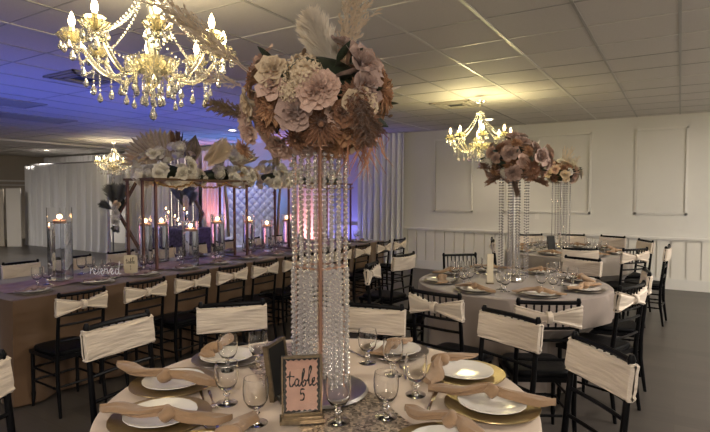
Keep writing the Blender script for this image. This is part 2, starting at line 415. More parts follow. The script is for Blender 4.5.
def rod(mb, a, b_, r, n=8, knob=False):
    a, b_ = Vector(a), Vector(b_); pts = [a]; rs = [r*.8]
    if knob:
        for t in (.12, .15, .18, .5, .82, .85, .88):
            pts.append(a.lerp(b_, t)); rs.append(r*1.35 if t in (.15, .85) else r)
    pts.append(b_); rs.append(r*.8)
    return mb.tube(pts, rs, n)
def lean(z): return -.2-max(0, z-.44)*.10
def chair_meshes():
    d = {}
    s = MB()
    s.box((0, .0, .425), (.395, .39, .028))
    d['seat'] = s.mesh('seat', M['black'], False)
    c = MB().grid(lambda u, v: Vector((.19*(1-.06*abs(2*v-1)**6)*math.copysign(abs(math.cos(2*PI*u))**.35, math.cos(2*PI*u))*(1-.25*(v**5)), .0+.188*math.copysign(abs(math.sin(2*PI*u))**.35, math.sin(2*PI*u))*(1-.25*(v**5)), .440+.035*math.sin(v*PI/2))), 32, 8, True)
    c.add([c.v[-32+i] for i in range(32)], [tuple(range(32))])
    d['cushion'] = c.mesh('cushion', M['cushion'])
    for sx_, nmn_ in ((-1, 'l'), (1, 'r')):
        l = MB(); x = sx_*.182
        l.tube([(x*1.02, .175, .0), (x, .172, .06), (x, .17, .10), (x, .17, .12), (x, .17, .37), (x, .17, .412)], [.011, .013, .018, .014, .016, .015], 10)
        d['leg_f'+nmn_] = l.mesh('leg', M['black'])
        l = MB()
        l.tube([(x*1.02, -.235, 0), (x, -.20, .25), (x, -.2, .44), (x, lean(.6), .6), (x, lean(.75), .75), (x, lean(.885), .885), (x, lean(.9), .90), (x, lean(.915), .92)], [.012, .016, .016, .0145, .013, .013, .017, .009], 10)
        d['leg_b'+nmn_] = l.mesh('leg', M['black'])
    bk = MB(); X = .18
    for z, r in ((.895, .0125), (.745, .009), (.672, .009), (.555, .009)):
        cur = .018 if z > .7 else .012
        bk.tube([(X*(t/4), lean(z)-cur*(1-(t/4)**2), z) for t in range(-4, 5)], r, 8)
    d['backrest'] = bk.mesh('backrest', M['black'])
    sp = MB()
    for k in range(-3, 4):
        x = k*.045; q = .018*(1-(x/X)**2); rod(sp, (x, lean(.745)-q, .745), (x, lean(.895)-q, .895), .006, 6, True)
    d['spindles'] = sp.mesh('spindle_row', M['black'])
    st = MB()
    for sx_ in (-1, 1):
        for z in (.20, .30): rod(st, (sx_*.182, .17, z), (sx_*.182, -.205, z), .0085, 8, True)
    for z in (.17, .27): rod(st, (-.182, .17, z+.03), (.182, .17, z+.03), .0085, 8, True)
    rod(st, (-.182, -.21, .22), (.182, -.21, .22), .0085, 8, True)
    d['stretcher'] = st.mesh('stretcher', M['black'])
    d['band'] = sash_mb(False).mesh('sash', M['sash']); d['bow'] = sash_mb(True).mesh('sash', M['sash'])
    rg = MB(); 
    rg.lathe([(.030, -.021), (.036, -.015), (.036, .015), (.030, .021), (.024, .012), (.024, -.012)], 14, close=True)
    for i, p in enumerate(rg.v): rg.v[i] = (p[2]*.9, -.205+p[1]*.95-.018-(.811-.44)*.10, .811+p[0])
    d['ring'] = rg.mesh('sash_ring', M['sash'])
    for me in d.values():
        for v in me.vertices: v.co.x *= .93
    return d
CM = chair_meshes()
CHN = {}
CPOS = []
def chair(x, y, fx, fy, kind, label, group=None, scale=None):
    CPOS.append((x, y, fx, fy))
    """chair at x,y facing the direction fx,fy"""
    rz = math.atan2(fy, fx)-PI/2
    key = kind
    if key not in CHN:
        t = empty('chiavari_chair', (x, y, 0), rz, label, 'chair', group)
        link('seat', CM['seat'], t); link('cushion', CM['cushion'], t); link('backrest', CM['backrest'], t); link('spindle_row', CM['spindles'], t)
        for k in ('leg_fl', 'leg_fr', 'leg_bl', 'leg_br'): link('leg', CM[k], t)
        link('stretcher', CM['stretcher'], t)
        if kind != 'plain':
            s = link('sash', CM['band' if kind == 'band' else 'bow'], t, label='champagne stretch sash around the backrest')
            if kind == 'bow': link('sash_ring', CM['ring'], s)
        CHN[key] = t; TREE[t.name] = [(c, kids(c)) for c in kids(t)]
        return t
    r = dup(CHN[key], (x, y, 0), rz, label, None, scale)
    if group: r['group'] = group
    elif 'group' in r: del r['group']
    return r
def cback(xb, yb, fx, fy, *a, **k):
    """same, from the position of the middle of the top rail"""
    n = math.hypot(fx, fy); return chair(xb+fx/n*.255, yb+fy/n*.255, fx, fy, *a, **k)

T5 = Vector((-1.12, 1.555, 0)); T2 = Vector((-1.2, 4.43, 0)); T3 = Vector((-1.25, 7.2, 0))
TZ = .765
cback(-2.32, 1.52, 1, .06, 'band', 'black chair with a smooth champagne band, at the left of the table 5 round table')
cback(-2.12, 2.09, .27, -.24, 'band', 'black chair with wide champagne band between the long table and the tall crystal stand')
cback(-1.43, 2.47, .10, -.40, 'band', 'black chair with champagne band, partly behind the tall crystal strands on the right')
cback(-.72, 2.66, -.16, -.36, 'band', 'black chair with pale band in front of the middle round table, facing table 5')
cback(-.25, 2.29, -.30, -.29, 'band', 'black chair with pale band at the lower right, nearest the right edge of the floor')
cback(-2.12, .80, .9, .5, 'band', 'black chair cut off by the left edge, its champagne band just showing')
# middle table chairs
cback(-1.28, 2.98, .06, .40, 'bow', 'black chair with pinched bow sash behind the right of the crystal strands, backing the camera')
cback(-.62, 3.08, -.22, .40, 'bow', 'black chair with bow sash between the middle round table and the pale banded chair')
cback(-.25, 3.92, -.40, .15, 'bow', 'black chair with bow sash at the right side of the middle round table')
cback(-.20, 4.68, -.40, -.06, 'band', 'black chair seen edge on with pale band, right of the middle round table')
cback(-.77, 5.32, -.15, -.38, 'band', 'black chair with lilac tinted band between the middle and far round tables')
cback(-1.88, 5.0, .33, -.36, 'plain', 'black chair with bare spindle back and no sash beside the middle round table')
cback(-2.34, 4.70, -.40, .05, 'band', 'black chair with champagne band turned away from the middle round table')
cback(-2.29, 3.93, .40, .10, 'bow', 'black chair with bow sash seen from the side, left of the middle round table')
# far table chairs
cback(-.93, 6.22, -.10, .40, 'band', 'black banded chair at the near side of the far round table')
cback(-2.12, 6.85, .40, .15, 'bow', 'black bow sashed chair at the left of the far round table behind the tall crystals')
cback(-.40, 6.5, -.35, .28, 'bow', 'black chair with bow sash at the right front of the far round table')
cback(-.36, 7.75, -.38, -.22, 'band', 'black banded chair at the right rear of the far round table')
cback(-.10, 7.0, -.40, .03, 'band', 'black chair seen edge on at the far right, nearest the wainscot floor')
cback(-.80, 8.25, -.16, -.38, 'band', 'black banded chair behind the far round table against the white wainscot')
cback(-1.36, 8.28, .04, -.40, 'band', 'black banded chair behind the thin stand of the far round table')
cback(-1.88, 7.95, .25, -.32, 'band', 'black banded chair behind the far round table, seen between crystal strands')
# long table, near side and far side
LX = -3.47
for i, y in enumerate((2.03, 2.54, 3.0, 3.46, 3.91, 4.38, 4.85, 5.31, 5.79, 6.36, 6.84)):
    names = ['first bow sashed chair at the near end of the long table', 'bow sashed chair in front of the table 1 sign at the long table',
             'bow sashed chair in front of the copper posts of the long table', 'bow sashed chair in front of the second candle vase of the long table',
             'bow sashed chair at the long table just left of the crystal strands', 'black bow sashed chair seen through the left crystal strands',
             'black bow sashed chair seen through the middle of the crystal strands', 'black bow sashed chair hidden mostly behind the right crystal strands',
             'bow sashed chair at the long table just right of the crystal strands', 'second bow sashed chair right of the crystal strands at the long table',
             'farthest bow sashed chair on the near side of the long table beside the cream curtain']
    cback(LX, y, -1, .03, 'bow', names[i], scale=.93)
for i, y in enumerate((2.58, 3.13, 3.66, 4.22, 4.76, 5.30, 5.84, 6.4)):
    names = ['banded chair across the long table at the left edge', 'banded chair across the long table behind the first candle vase', 'banded chair across the long table behind the table 1 sign',
             'banded chair across the long table behind the copper posts', 'banded chair across the long table before the plum ruffled table', 'banded chair across the long table behind the right copper posts',
             'banded chair across the long table in front of the white throne', 'banded chair across the long table, farthest on that side']
    cback(-5.52, y, 1, 0, 'band', names[i], scale=.93)

# ---------------------------------------------------------------- tables
def round_table(c, r, m_, label, clabel, seed):
    t = empty('round_table', (c.x, c.y, 0), 0, label, 'table')
    MB().lathe([(.0001, .735), (r-.03, .735), (r-.02, .742), (r-.03, .758), (.0001, .758)], 48).build('tabletop', M['black'], t)
    for a in range(4):
        q = a*PI/2+.4
        MB().tube([(.42*math.cos(q), .42*math.sin(q), .734), (.5*math.cos(q), .5*math.sin(q), .0)], .016, 8).build('leg', M['vent'], t)
    rnd = random.Random(seed); p1, p2 = rnd.uniform(0, 6), rnd.uniform(0, 6)
    prof = [(.0001, TZ), (.3, TZ), (r-.05, TZ), (r-.008, TZ), (r, TZ-.006)]
    n0 = len(prof)
    for k in range(1, 12): prof.append((r+.008+.03*(k/11), TZ-.006-(TZ-.02)*k/11))
    near = []
    for (x, y, fx, fy) in CPOS:
        d = math.hypot(x-c.x, y-c.y)
        if d < 1.35 and (fx*(c.x-x)+fy*(c.y-y)) > 0: near.append((math.atan2(y-c.y, x-c.x), d-.225))
    def rip(a, j):
        if j < n0: return 1
        k = (j-n0+1)/11
        q = rip0(a, k); rr = prof[j][0]; lim = 9
        for (an, fr) in near:
            da = abs((a-an+PI) % (2*PI)-PI)*rr
            lim = min(lim, fr-.02+max(0, da-.24)*.8)
        if k > .28 and rr*q > lim: q = max(lim, .45)/rr*min(1, (k-.28)/.12)+q*(1-min(1, (k-.28)/.12))
        return q
    def rip0(a, k):
        return 1+(.055*k)*(math.sin(a*14+p1+.7*math.sin(a*3))*.7+.3*math.sin(a*23+p2)) 
    o_ = MB().lathe(prof, 168, ripple=rip).build('tablecloth', m_); o_.location = (c.x, c.y, 0)
    tag(o_, clabel, 'tablecloth')
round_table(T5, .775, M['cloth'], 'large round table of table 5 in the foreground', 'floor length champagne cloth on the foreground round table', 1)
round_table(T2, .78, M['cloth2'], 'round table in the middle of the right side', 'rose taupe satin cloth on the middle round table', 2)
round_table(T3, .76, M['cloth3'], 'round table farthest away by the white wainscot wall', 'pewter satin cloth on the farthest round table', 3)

# long table (two banquet tables end to end) with one cloth
LX0, LX1, LY0, LY1 = -5.02, -3.96, 1.80, 7.2
for i in range(2):
    ya = LY0+.03+i*(LY1-LY0)/2; yb = ya+(LY1-LY0)/2-.06
    t = empty('banquet_table', ((LX0+LX1)/2, (ya+yb)/2, 0), 0, ['long rectangular banquet table, nearer half of the long row', 'long rectangular banquet table, farther half of the long row'][i], 'table')
    MB().box((0, 0, .745), (LX1-LX0-.06, yb-ya, .03)).build('tabletop', M['black'], t, False)
    for sx_ in (-1, 1):
        for sy in (-1, 1):
            MB().tube([(sx_*.4, sy*((yb-ya)/2-.15), .729), (sx_*.4, sy*((yb-ya)/2-.15), 0)], .016).build('leg', M['vent'], t)
def rectcloth(x0, x1, y0, y1, z, m_, seed, cr_=.05):
    rnd = random.Random(seed); per = []
    def edge(ax, ay, bx, by, n):
        for k in range(n): t = k/n; per.append((ax+(bx-ax)*t, ay+(by-ay)*t))
    nx, ny = 40, 170
    edge(x0, y0, x1, y0, nx); edge(x1, y0, x1, y1, ny); edge(x1, y1, x0, y1, nx); edge(x0, y1, x0, y0, ny)
    cx, cy = (x0+x1)/2, (y0+y1)/2; hx, hy = (x1-x0)/2, (y1-y0)/2
    vs = []; fs = []; n = len(per); s = 0; lens = []
    for i in range(n):
        lens.append(s); q = per[(i+1) % n]; s += math.dist(per[i], q)
    lev = 12
    def nrm(p):
        dx = (p[0]-cx)/hx; dy = (p[1]-cy)/hy
        ax = max(0, abs(dx)-1+.06/hx)/(.06/hx); ay = max(0, abs(dy)-1+.06/hy)/(.06/hy)
        v_ = Vector((math.copysign(ax, dx), math.copysign(ay, dy), 0)); return v_.normalized() if v_.length > 0 else Vector((0, 0, 0))
    for j in range(lev):
        k = j/(lev-1)
        for i, p in enumerate(per):
            nn = nrm(p); ss = lens[i]
            w = (.035*math.sin(ss*9+seed)+.018*math.sin(ss*21+1.3))*k
            base = .004+.02*k
            zz = z-.006-(z-.02)*k
            vs.append((p[0]+nn.x*(base+w), p[1]+nn.y*(base+w), zz))
    for j in range(lev-1):
        for i in range(n): a, b_ = j*n+i, j*n+(i+1) % n; fs.append((a, a+n, b_+n, b_))
    mb = MB().add(vs, fs)
    inner = [(cx+(p[0]-cx)*.985, cy+(p[1]-cy)*.998, z) for p in per]
    o0 = len(mb.v); mb.v += inner
    for i in range(n): mb.f.append((i, (i+1) % n, o0+(i+1) % n, o0+i))
    mb.f.append(tuple(range(o0, o0+n)))
    return mb
tag(rectcloth(LX0, LX1, LY0, LY1, TZ, M['brown_cloth'], 4).build('tablecloth', M['brown_cloth']), 'floor length bronze brown satin cloth on the long table', 'tablecloth')
rn = MB().grid(lambda u, v: Vector((-4.49+(u-.5)*.5+.02*math.sin(v*37), 1.9+v*5.0, TZ+.004+.006*max(0, math.sin(v*90+u*5))+.004*math.sin(u*20))), 14, 160)
tag(rn.build('table_runner', M['mauve']), 'crumpled mauve satin runner down the middle of the long table', 'table runner')

# sequin runner on table 5
a0 = Vector((-1.11, 1.55, 0)); dr = Vector((.84, -.54, 0)).normalized()
pr_ = Vector((-dr.y, dr.x, 0))
def seqf(u, v):
    s = (v-.5)*1.42; w = (u-.5)*.34
    p = a0+dr*s+pr_*w; z = TZ+.004
    rr = math.hypot(p.x-T5.x, p.y-T5.y)
    return Vector((p.x, p.y, z+.002*math.sin(s*40+w*30)+.002))
sq = MB().grid(seqf, 16, 60)
# hanging end that falls over the table edge
tag(sq.build('sequin_runner', M['sequin']), 'rose gold sequined runner under the crystal stand of table 5', 'table runner')

# ---------------------------------------------------------------- tableware
def plate_mb(r, h, scallop=0):
    prof = [(.0001, .0), (r*.55, .0), (r*.6, .002), (r*.93, h*.85), (r, h), (r*.995, h+.002), (r*.92, h*.85+.003), (r*.62, .006), (r*.3, .004), (.0001, .004)]
    return MB().lathe(prof, 64, ripple=(lambda a, j: 1+(scallop*math.cos(a*16) if 2 < j < 7 else 0)))
PM = {'charger': plate_mb(.165, .014).mesh('charger_plate', M['charger']), 'charger_grey': plate_mb(.155, .014).mesh('charger_plate', M['charger_grey']),
      'plate': plate_mb(.118, .018, .006).mesh('dinner_plate', M['plate'])}
def napkin_mb(A, B, seed, w=.05):
    """knot at the origin, wings towards the local points A and B"""
    rnd = random.Random(seed); mb = MB()
    for E_, sgn in ((Vector(A), 1), (Vector(B), -1)):
        d = E_.normalized(); side = Vector((-d.y, d.x, 0)); n = 14; nv = 20; p1 = rnd.uniform(0, 6); bend = rnd.uniform(-.02, .02)
        def fn(u, v, d=d, side=side, E_=E_, p1=p1, bend=bend):
            a = u*2*PI
            wd = (.011+w*.85*math.sin(min(1, v*1.15)*PI*.62)**1.2) * (1 if v < .8 else max(.06, 1-((v-.8)/.2)**1.3*.94))
            hh = (.016-.006*v)*(1+.25*math.sin(5*a+p1))
            c = E_*v + side*bend*math.sin(v*PI)
            zc = .026*(1-v)+.008 + E_.z*0 + .008*math.sin(v*PI*1.5+p1)*v
            fold = 1+.24*math.sin(3*a+p1+2*v)+.15*math.sin(6*a+3*v+p1)
            return c + side*(wd*math.cos(a)*fold + .006*math.sin(v*9+p1)) + Vector((0, 0, max(zc+hh*math.sin(a)*fold*(1+.8*v*math.cos(a+p1)), .002)))
        g = MB().grid(fn, nv, n, True)
        g.f.append(tuple(range(nv))); g.f.append(tuple((n-1)*nv+k for k in range(nv-1, -1, -1)))
        mb.merge(g)
    d = (Vector(A)-Vector(B)).normalized(); q = math.atan2(d.y, d.x)
    def kn(u, v):
        a = u*2*PI; b_ = v*PI
        r = 1+.12*math.sin(3*b_+2*a)+.10*math.sin(a*2+1)
        p = Vector((.026*math.cos(b_)*r, .040*math.sin(b_)*math.cos(a)*r, .026+.027*math.sin(b_)*math.sin(a)*r))
        c, s = math.cos(q+.4), math.sin(q+.4); return Vector((p.x*c-p.y*s, p.x*s+p.y*c, p.z))
    mb.merge(MB().grid(kn, 20, 12, True))
    return mb
GPROF = [(.0001, 0), (.030, 0), (.031, .003), (.010, .008), (.0055, .016), (.0065, .030), (.011, .036), (.0065, .043), (.008, .050), (.022, .060), (.031, .078), (.0345, .102), (.0345, .130), (.0315, .152),
         (.0300, .152), (.0328, .130), (.0328, .102), (.0293, .079), (.020, .063), (.0001, .056)]
GPROF = [(r_*(1.22 if r_ > .001 else 1), z_) for r_, z_ in GPROF]
GOB = MB().lathe(GPROF, 28).mesh('goblet', M['glass'])
def fork_mb():
    mb = MB(); mb.tube([(0, -.095, .003), (0, -.05, .004), (0, 0, .006), (0, .03, .004)], [.006, .005, .003, .004], 6, flat=.45)
    mb.tube([(0, .028, .004), (0, .04, .003), (0, .055, .003)], [.004, .011, .012], 8, flat=.25)
    for k in range(4): mb.tube([((k-1.5)*.0062, .053, .003), ((k-1.5)*.0062, .075, .003), ((k-1.5)*.0058, .092, .007)], [.0021, .0019, .001], 5)
    return mb
def knife_mb():
    mb = MB(); mb.tube([(0, -.10, .004), (0, -.06, .005), (0, 0, .005)], [.007, .006, .005], 6, flat=.5)
    mb.box((.001, .055, .004), (.016, .11, .0025)); mb.box((-.001, .112, .004), (.011, .012, .0025)); return mb
def spoon_mb():
    mb = MB(); mb.tube([(0, -.09, .003), (0, -.04, .004), (0, .03, .006), (0, .05, .004)], [.006, .005, .0028, .004], 6, flat=.45)
    mb.sph((0, .067, .0068), .02, 12, 6, (.8, 1.1, .3)); return mb
FORK = fork_mb().mesh('fork', M['silver']); KNIFE = knife_mb().mesh('knife', M['silver']); SPOON = spoon_mb().mesh('spoon', M['silver'])
def tt(name, me, loc, label, cat, rz=0, group=None, scale=1):
    o_ = link(name, me, None, None, loc, (0, 0, rz), scale); return tag(o_, label, cat, group)

# settings of table 5: centre px, napkin A px, knot px, B px
ST = [((-1.67, 1.33), (117, 366), (166, 377), (216, 386), 'at the left of the table 5 cloth'),
      ((-1.45, 1.10), (101, 409), (168, 415), (233, 418), 'at the lower left of the picture'),
      ((-1.72, 1.66), (205, 356), (213, 349), (229, 337), 'left of the crystal stand'),
      ((-1.12, 2.155), (371, 352), (392, 345), (412, 337), 'right behind the crystal stand'),
      ((-.74, 2.04), (432, 385), (440, 361), (478, 353), 'behind the right side, glossy with window light'),
      ((-.545, 1.78), (428, 391), (491, 392), (556, 404), 'at the right edge of the table 5 cloth'),
      ((-.56, 1.40), (404, 409), (452, 421), (482, 440), 'at the bottom right under the frame edge'),
      ((-1.13, .99), (253, 414), (228, 436), (205, 450), 'at the bottom centre, mostly out of the picture')]
for i, (c, A, K, B_, w) in enumerate(ST):
    g = i in (2, 3)
    tt('charger_plate', PM['charger_grey' if g else 'charger'], (c[0], c[1], TZ+.001), ('dark pewter' if g else 'antique gold')+' charger plate '+w, 'charger plate', group=None)
    tt('dinner_plate', PM['plate'], (c[0], c[1], TZ+.0085), 'pearl white dinner plate '+w, 'plate')
    kz = TZ+.020
    k = onz(*K, kz+.02); a_ = onz(*A, kz+.01); b_ = onz(*B_, kz+.01); k.z = kz
    mb = napkin_mb((a_-k).xy.to_3d(), (b_-k).xy.to_3d(), i+5, .026 if i != 2 else .028)
    o_ = mb.build('knotted_napkin', M['napkin']); o_.location = k
    tag(o_, 'knotted tan napkin '+w, 'napkin')
GL = [((-1.53, 1.66), 'water goblet left of the black backed frame, its rim pale'), ((-1.61, 1.56), 'water goblet farther of the overlapping pair at left'), ((-1.36, 1.31), 'water goblet nearer of the overlapping pair at left'),
      ((-1.16, 1.245), 'clear goblet just left of the table 5 sign'), ((-1.16, 1.96), 'small goblet right of the crystal stand, farthest back'),
      ((-.99, 1.88), 'goblet with dark reflections right of the crystal stand'), ((-.82, 1.74), 'goblet by the knotted napkins on the right'), ((-.815, 1.50), 'goblet standing on the sequins at right'), ((-.93, 1.385), 'goblet in front of the crystal stand at the bottom')]
for (x, y), l in GL:
    onseq = l.startswith('goblet standing on') or l.startswith('goblet in front')
    tt('goblet', GOB, (x, y, TZ+(.009 if onseq else .001)), l, 'goblet')
for me, nme, p, rz, l in ((FORK, 'fork', (212, 401), -2.2, 'silver fork behind the lower left napkin end'), (SPOON, 'spoon', (203, 400), -2.2, 'silver spoon beside the fork at left'),
                       (FORK, 'fork', (214, 424), -1.9, 'silver fork at the bottom left by the napkin tip'), (SPOON, 'spoon', (203, 427), -1.9, 'silver spoon at the bottom left'), (KNIFE, 'knife', (432, 402), .25, 'knife with dark blade by the right napkins'),
                       (KNIFE, 'knife', (352, 353), 1.2, 'knife left of the rear plate'), (FORK, 'fork', (404, 372), .6, 'fork by the right rear goblet')):
    q = onz(*p, TZ); tt(nme, me, (q.x, q.y, TZ+.001), l, 'cutlery', rz)

# generic napkin for the other tables
NAPS = [napkin_mb((-.19, .02, 0), (.19, -.03, 0), s, .030).mesh('knotted_napkin', M['napkin']) for s in (31, 32, 33)]
NAPM = [napkin_mb((-.17, .02, 0), (.19, .03, 0), s, .035).mesh('knotted_napkin', M['napkin_mauve']) for s in (41, 42)]
def dress(c, r, n, a0_, w, skip=()):
    for k in range(n):
        if k in skip: continue
        a = a0_+k*2*PI/n; rr = r-.18; x, y = c.x+rr*math.cos(a), c.y+rr*math.sin(a)
        tt('charger_plate', PM['charger_grey'], (x, y, TZ+.001), 'pewter charger plate on the '+w, 'charger plate', 0, 'charger plates on the '+w)
        tt('dinner_plate', PM['plate'], (x, y, TZ+.0085), 'pearl white plate on the '+w, 'plate', 0, 'dinner plates on the '+w)
        tt('knotted_napkin', NAPS[k % 3], (x, y, TZ+.020), 'tan knotted napkin on the '+w, 'napkin', a+PI/2+.3*math.sin(k*5), 'knotted napkins on the '+w)
        for s, q in ((.20, -.21), (.12, -.30)):
            tt('goblet', GOB, (c.x+(rr-s)*math.cos(a+.26+.1*(q < -.25)), c.y+(rr-s)*math.sin(a+.26+.1*(q < -.25)), TZ+.001), 'clear goblet on the '+w, 'goblet', 0, 'goblets on the '+w)
dress(T2, .78, 8, R(-101), 'middle round table')
dress(T3, .76, 8, R(-95), 'farthest round table')
for side, X, ys, w in ((1, LX1-.18, (2.03, 2.54, 3.0, 3.46, 3.91, 4.38, 4.85, 5.31, 5.79, 6.36, 6.84), 'near side of the long table'), (-1, LX0+.18, (2.58, 3.13, 3.66, 4.22, 4.76, 5.30, 5.84, 6.4), 'far side of the long table')):
    for k, y in enumerate(ys):
        tt('charger_plate', PM['charger_grey'], (X, y, TZ+.001), 'dark charger plate on the '+w, 'charger plate', 0, 'charger plates on the '+w, .86)
        tt('dinner_plate', PM['plate'], (X, y, TZ+.008), 'white plate on the '+w, 'plate', 0, 'dinner plates on the '+w, .9)
        tt('knotted_napkin', NAPM[k % 2], (X, y, TZ+.018), 'mauve knotted napkin on the '+w, 'napkin', PI/2+.3*math.sin(k*7), 'knotted napkins on the '+w, .75)
        for q in ((.195, .20), (.19, .12)):
            tt('goblet', GOB, (X-side*q[0], y+q[1], TZ+.012), 'clear goblet on the '+w, 'goblet', 0, 'goblets on the '+w)

# ---------------------------------------------------------------- lettering
def strokes(paths, sc_, r, org, parent, name, m_, label=None):
    mb = MB()
    for p in paths:
        P_ = [Vector((a*sc_+org[0], org[1], b_*sc_+org[2])) for a, b_ in p]
        # catmull rom
        pts = []
        for i in range(len(P_)-1):
            p0 = P_[max(i-1, 0)]; p1 = P_[i]; p2 = P_[i+1]; p3 = P_[min(i+2, len(P_)-1)]
            for k in range(5):
                t = k/5; pts.append(.5*((2*p1)+(p2-p0)*t+(2*p0-5*p1+4*p2-p3)*t*t+(3*p1-p0-3*p2+p3)*t**3))
        pts.append(P_[-1]); n_ = len(pts)
        mb.tube(pts, [r*(.55+.6*abs(math.sin(i*.45))) for i in range(n_)], 6)
    return mb.build(name, m_, parent, True, label)
W_table = [[(.10, 1.0), (.06, .5), (.08, .1), (.2, .02), (.32, .2)], [(-.15, .62), (.1, .68), (.36, .64)],
           [(.62, .45), (.48, .48), (.38, .25), (.45, .05), (.58, .15), (.64, .42), (.62, .1), (.72, .05), (.82, .3)],
           [(.82, .3), (.98, .95), (.96, 1.12), (.88, .9), (.84, .3), (.88, .03), (1.02, .06), (1.08, .3), (.98, .4), (.90, .25)],
           [(1.08, .3), (1.25, .5), (1.42, 1.1), (1.38, 1.3), (1.28, 1.0), (1.26, .3), (1.32, .04), (1.45, .15)],
           [(1.45, .15), (1.60, .35), (1.62, .50), (1.52, .48), (1.48, .2), (1.58, .03), (1.78, .2)]]
W_5 = [[(.42, 1.0), (.1, 1.02), (.06, .6), (.25, .66), (.38, .4), (.28, .05), (.02, .02)]]
W_1 = [[(.1, .8), (.25, 1.0), (.25, 0)]]
W_res = [[(0, 0), (.05, .5), (.1, .35), (.25, .5)], [(.25, .1), (.45, .35), (.35, .5), (.28, .25), (.42, .0), (.6, .15)], [(.6, .15), (.75, .55), (.7, .3), (.78, .1), (.65, 0)],
         [(.85, .15), (1.05, .35), (.95, .5), (.88, .25), (1.0, 0), (1.15, .15)], [(1.15, .15), (1.22, .5), (1.3, .4), (1.42, .5)], [(1.42, .5), (1.52, .05), (1.7, .5)],
         [(1.7, .15), (1.9, .35), (1.8, .5), (1.73, .25), (1.85, 0), (2.0, .15)], [(2.35, .4), (2.15, .45), (2.1, .15), (2.25, 0), (2.38, .3), (2.45, 1.1), (2.38, .3), (2.45, 0), (2.55, .1)]]
# table 5 sign
q0 = onz(302, 423, TZ)
face = math.atan2(q0.y, q0.x)+PI/2 
sg = empty('table_number_sign', (q0.x, q0.y, TZ+.008), face-PI+.05, 'upright brass frame with blush card reading table 5, standing on the foreground table', 'sign')
# local -Y faces the camera
b_ = MB(); b_.box((0, .0, .007), (.145, .060, .012)); b_.box((0, 0, .017), (.13, .046, .009)); b_.build('base', M['brass'], sg, False)
f = MB(); FWd, FH = .132, .195; z0 = .0215
for s in (-1, 1): f.box((s*(FWd/2-.0025), 0, z0+FH/2), (.005, .014, FH))
f.box((0, 0, z0+.0035), (FWd-.014, .014, .007)); f.box((0, 0, z0+FH-.0035), (FWd-.014, .014, .007)); f.build('frame', M['brass'], sg, False)
rnd = random.Random(5); pts = []
cw, chh = .053, .086; zc = z0+FH/2
for s in range(4):
    n = (12, 18, 12, 18)[s]
    for k in range(n):
        t = k/n*2-1; w = .0045*(k % 2) + rnd.uniform(0, .0008)
        pts.append({0: (t*cw, -chh+w), 1: (cw-w, t*chh), 2: (-t*cw, chh-w), 3: (-cw+w, -t*chh)}[s])
vs = [(p[0], -.0015, p[1]+zc) for p in pts]+[(p[0], .0, p[1]+zc) for p in pts]; n = len(pts)
cd = MB().add(vs, [tuple(range(n)), tuple(range(2*n-1, n-1, -1))]+[(i, (i+1) % n, n+(i+1) % n, n+i) for i in range(n)]); cd.build('card', M['blush'], sg, False)
MB().box((0, .0035, zc), (FWd-.014, .002, FH-.014)).build('backing', M['blackmat'], sg, False)
MB().box((0, -.0045, zc), (FWd-.014, .0015, FH-.014)).build('glass_pane', M['glass'], sg, False)
strokes(W_table, .052, .0025, (-.043, -.0022, zc-.004), sg, 'lettering', M['ink'])
strokes(W_5, .036, .0024, (-.006, -.0022, zc-.050), sg, 'lettering', M['ink'])
# black backed frame behind it
q1 = onz(281, 398, TZ)
bf = empty('easel_frame', (q1.x, q1.y, TZ+.006), face-PI+1.15, 'black backed picture frame left of the table 5 sign, turned away', 'picture frame')
f = MB(); mt_ = Matrix.Rotation(R(-8), 4, 'X')
f.box((0, 0, .105), (.13, .012, .19), mtx=mt_); f.build('back_panel', M['blackmat'], bf, False)
f = MB()
for s in (-1, 1): f.box((s*.069, -.002, .105), (.010, .018, .20), mtx=mt_)
f.box((0, -.002, .20), (.148, .018, .010), mtx=mt_); f.box((0, -.002, .010), (.148, .018, .010), mtx=mt_); f.build('frame', M['brass'], bf, False)

# signs on the long table
ft = math.atan2(2.7, -4.5)+PI/2
q = onz(131, 275, TZ)
s1 = empty('table_number_card', (q.x, q.y, TZ+.012), R(32), 'cream scalloped card reading table 1 on the long table', 'sign')
mb = MB(); pts = []
for k in range(48):
    a = 2*PI*k/48; e = .28; X = math.copysign(abs(math.cos(a))**e, math.cos(a))*.062; Z = math.copysign(abs(math.sin(a))**e, math.sin(a))*.085
    pts.append((X, Z))
n = 48; vs = [(p[0], -.003, p[1]+.088) for p in pts]+[(p[0], .003, p[1]+.088) for p in pts]
mb.add(vs, [tuple(range(n)), tuple(range(2*n-1, n-1, -1))]+[(i, (i+1) % n, n+(i+1) % n, n+i) for i in range(n)]); mb.build('card', M['ivory'], s1, False)
strokes(W_table, .046, .0018, (-.040, -.0045, .095), s1, 'lettering', M['ink']); strokes(W_1, .04, .0018, (-.01, -.0045, .035), s1, 'lettering', M['ink'])
q = onz(106, 279, TZ)
s2 = empty('reserved_sign', (q.x, q.y, TZ+.012), R(32), 'clear acrylic sign with white script reserved on the long table', 'sign')
MB().box((0, 0, .065), (.30, .004, .13)).build('acrylic_panel', M['glass'], s2, False)
MB().box((0, .0, -.002), (.18, .05, .006)).build('base', M['glass'], s2, False)
strokes(W_res, .105, .0035, (-.135, -.0045, .030), s2, 'lettering', M['whiteink'])

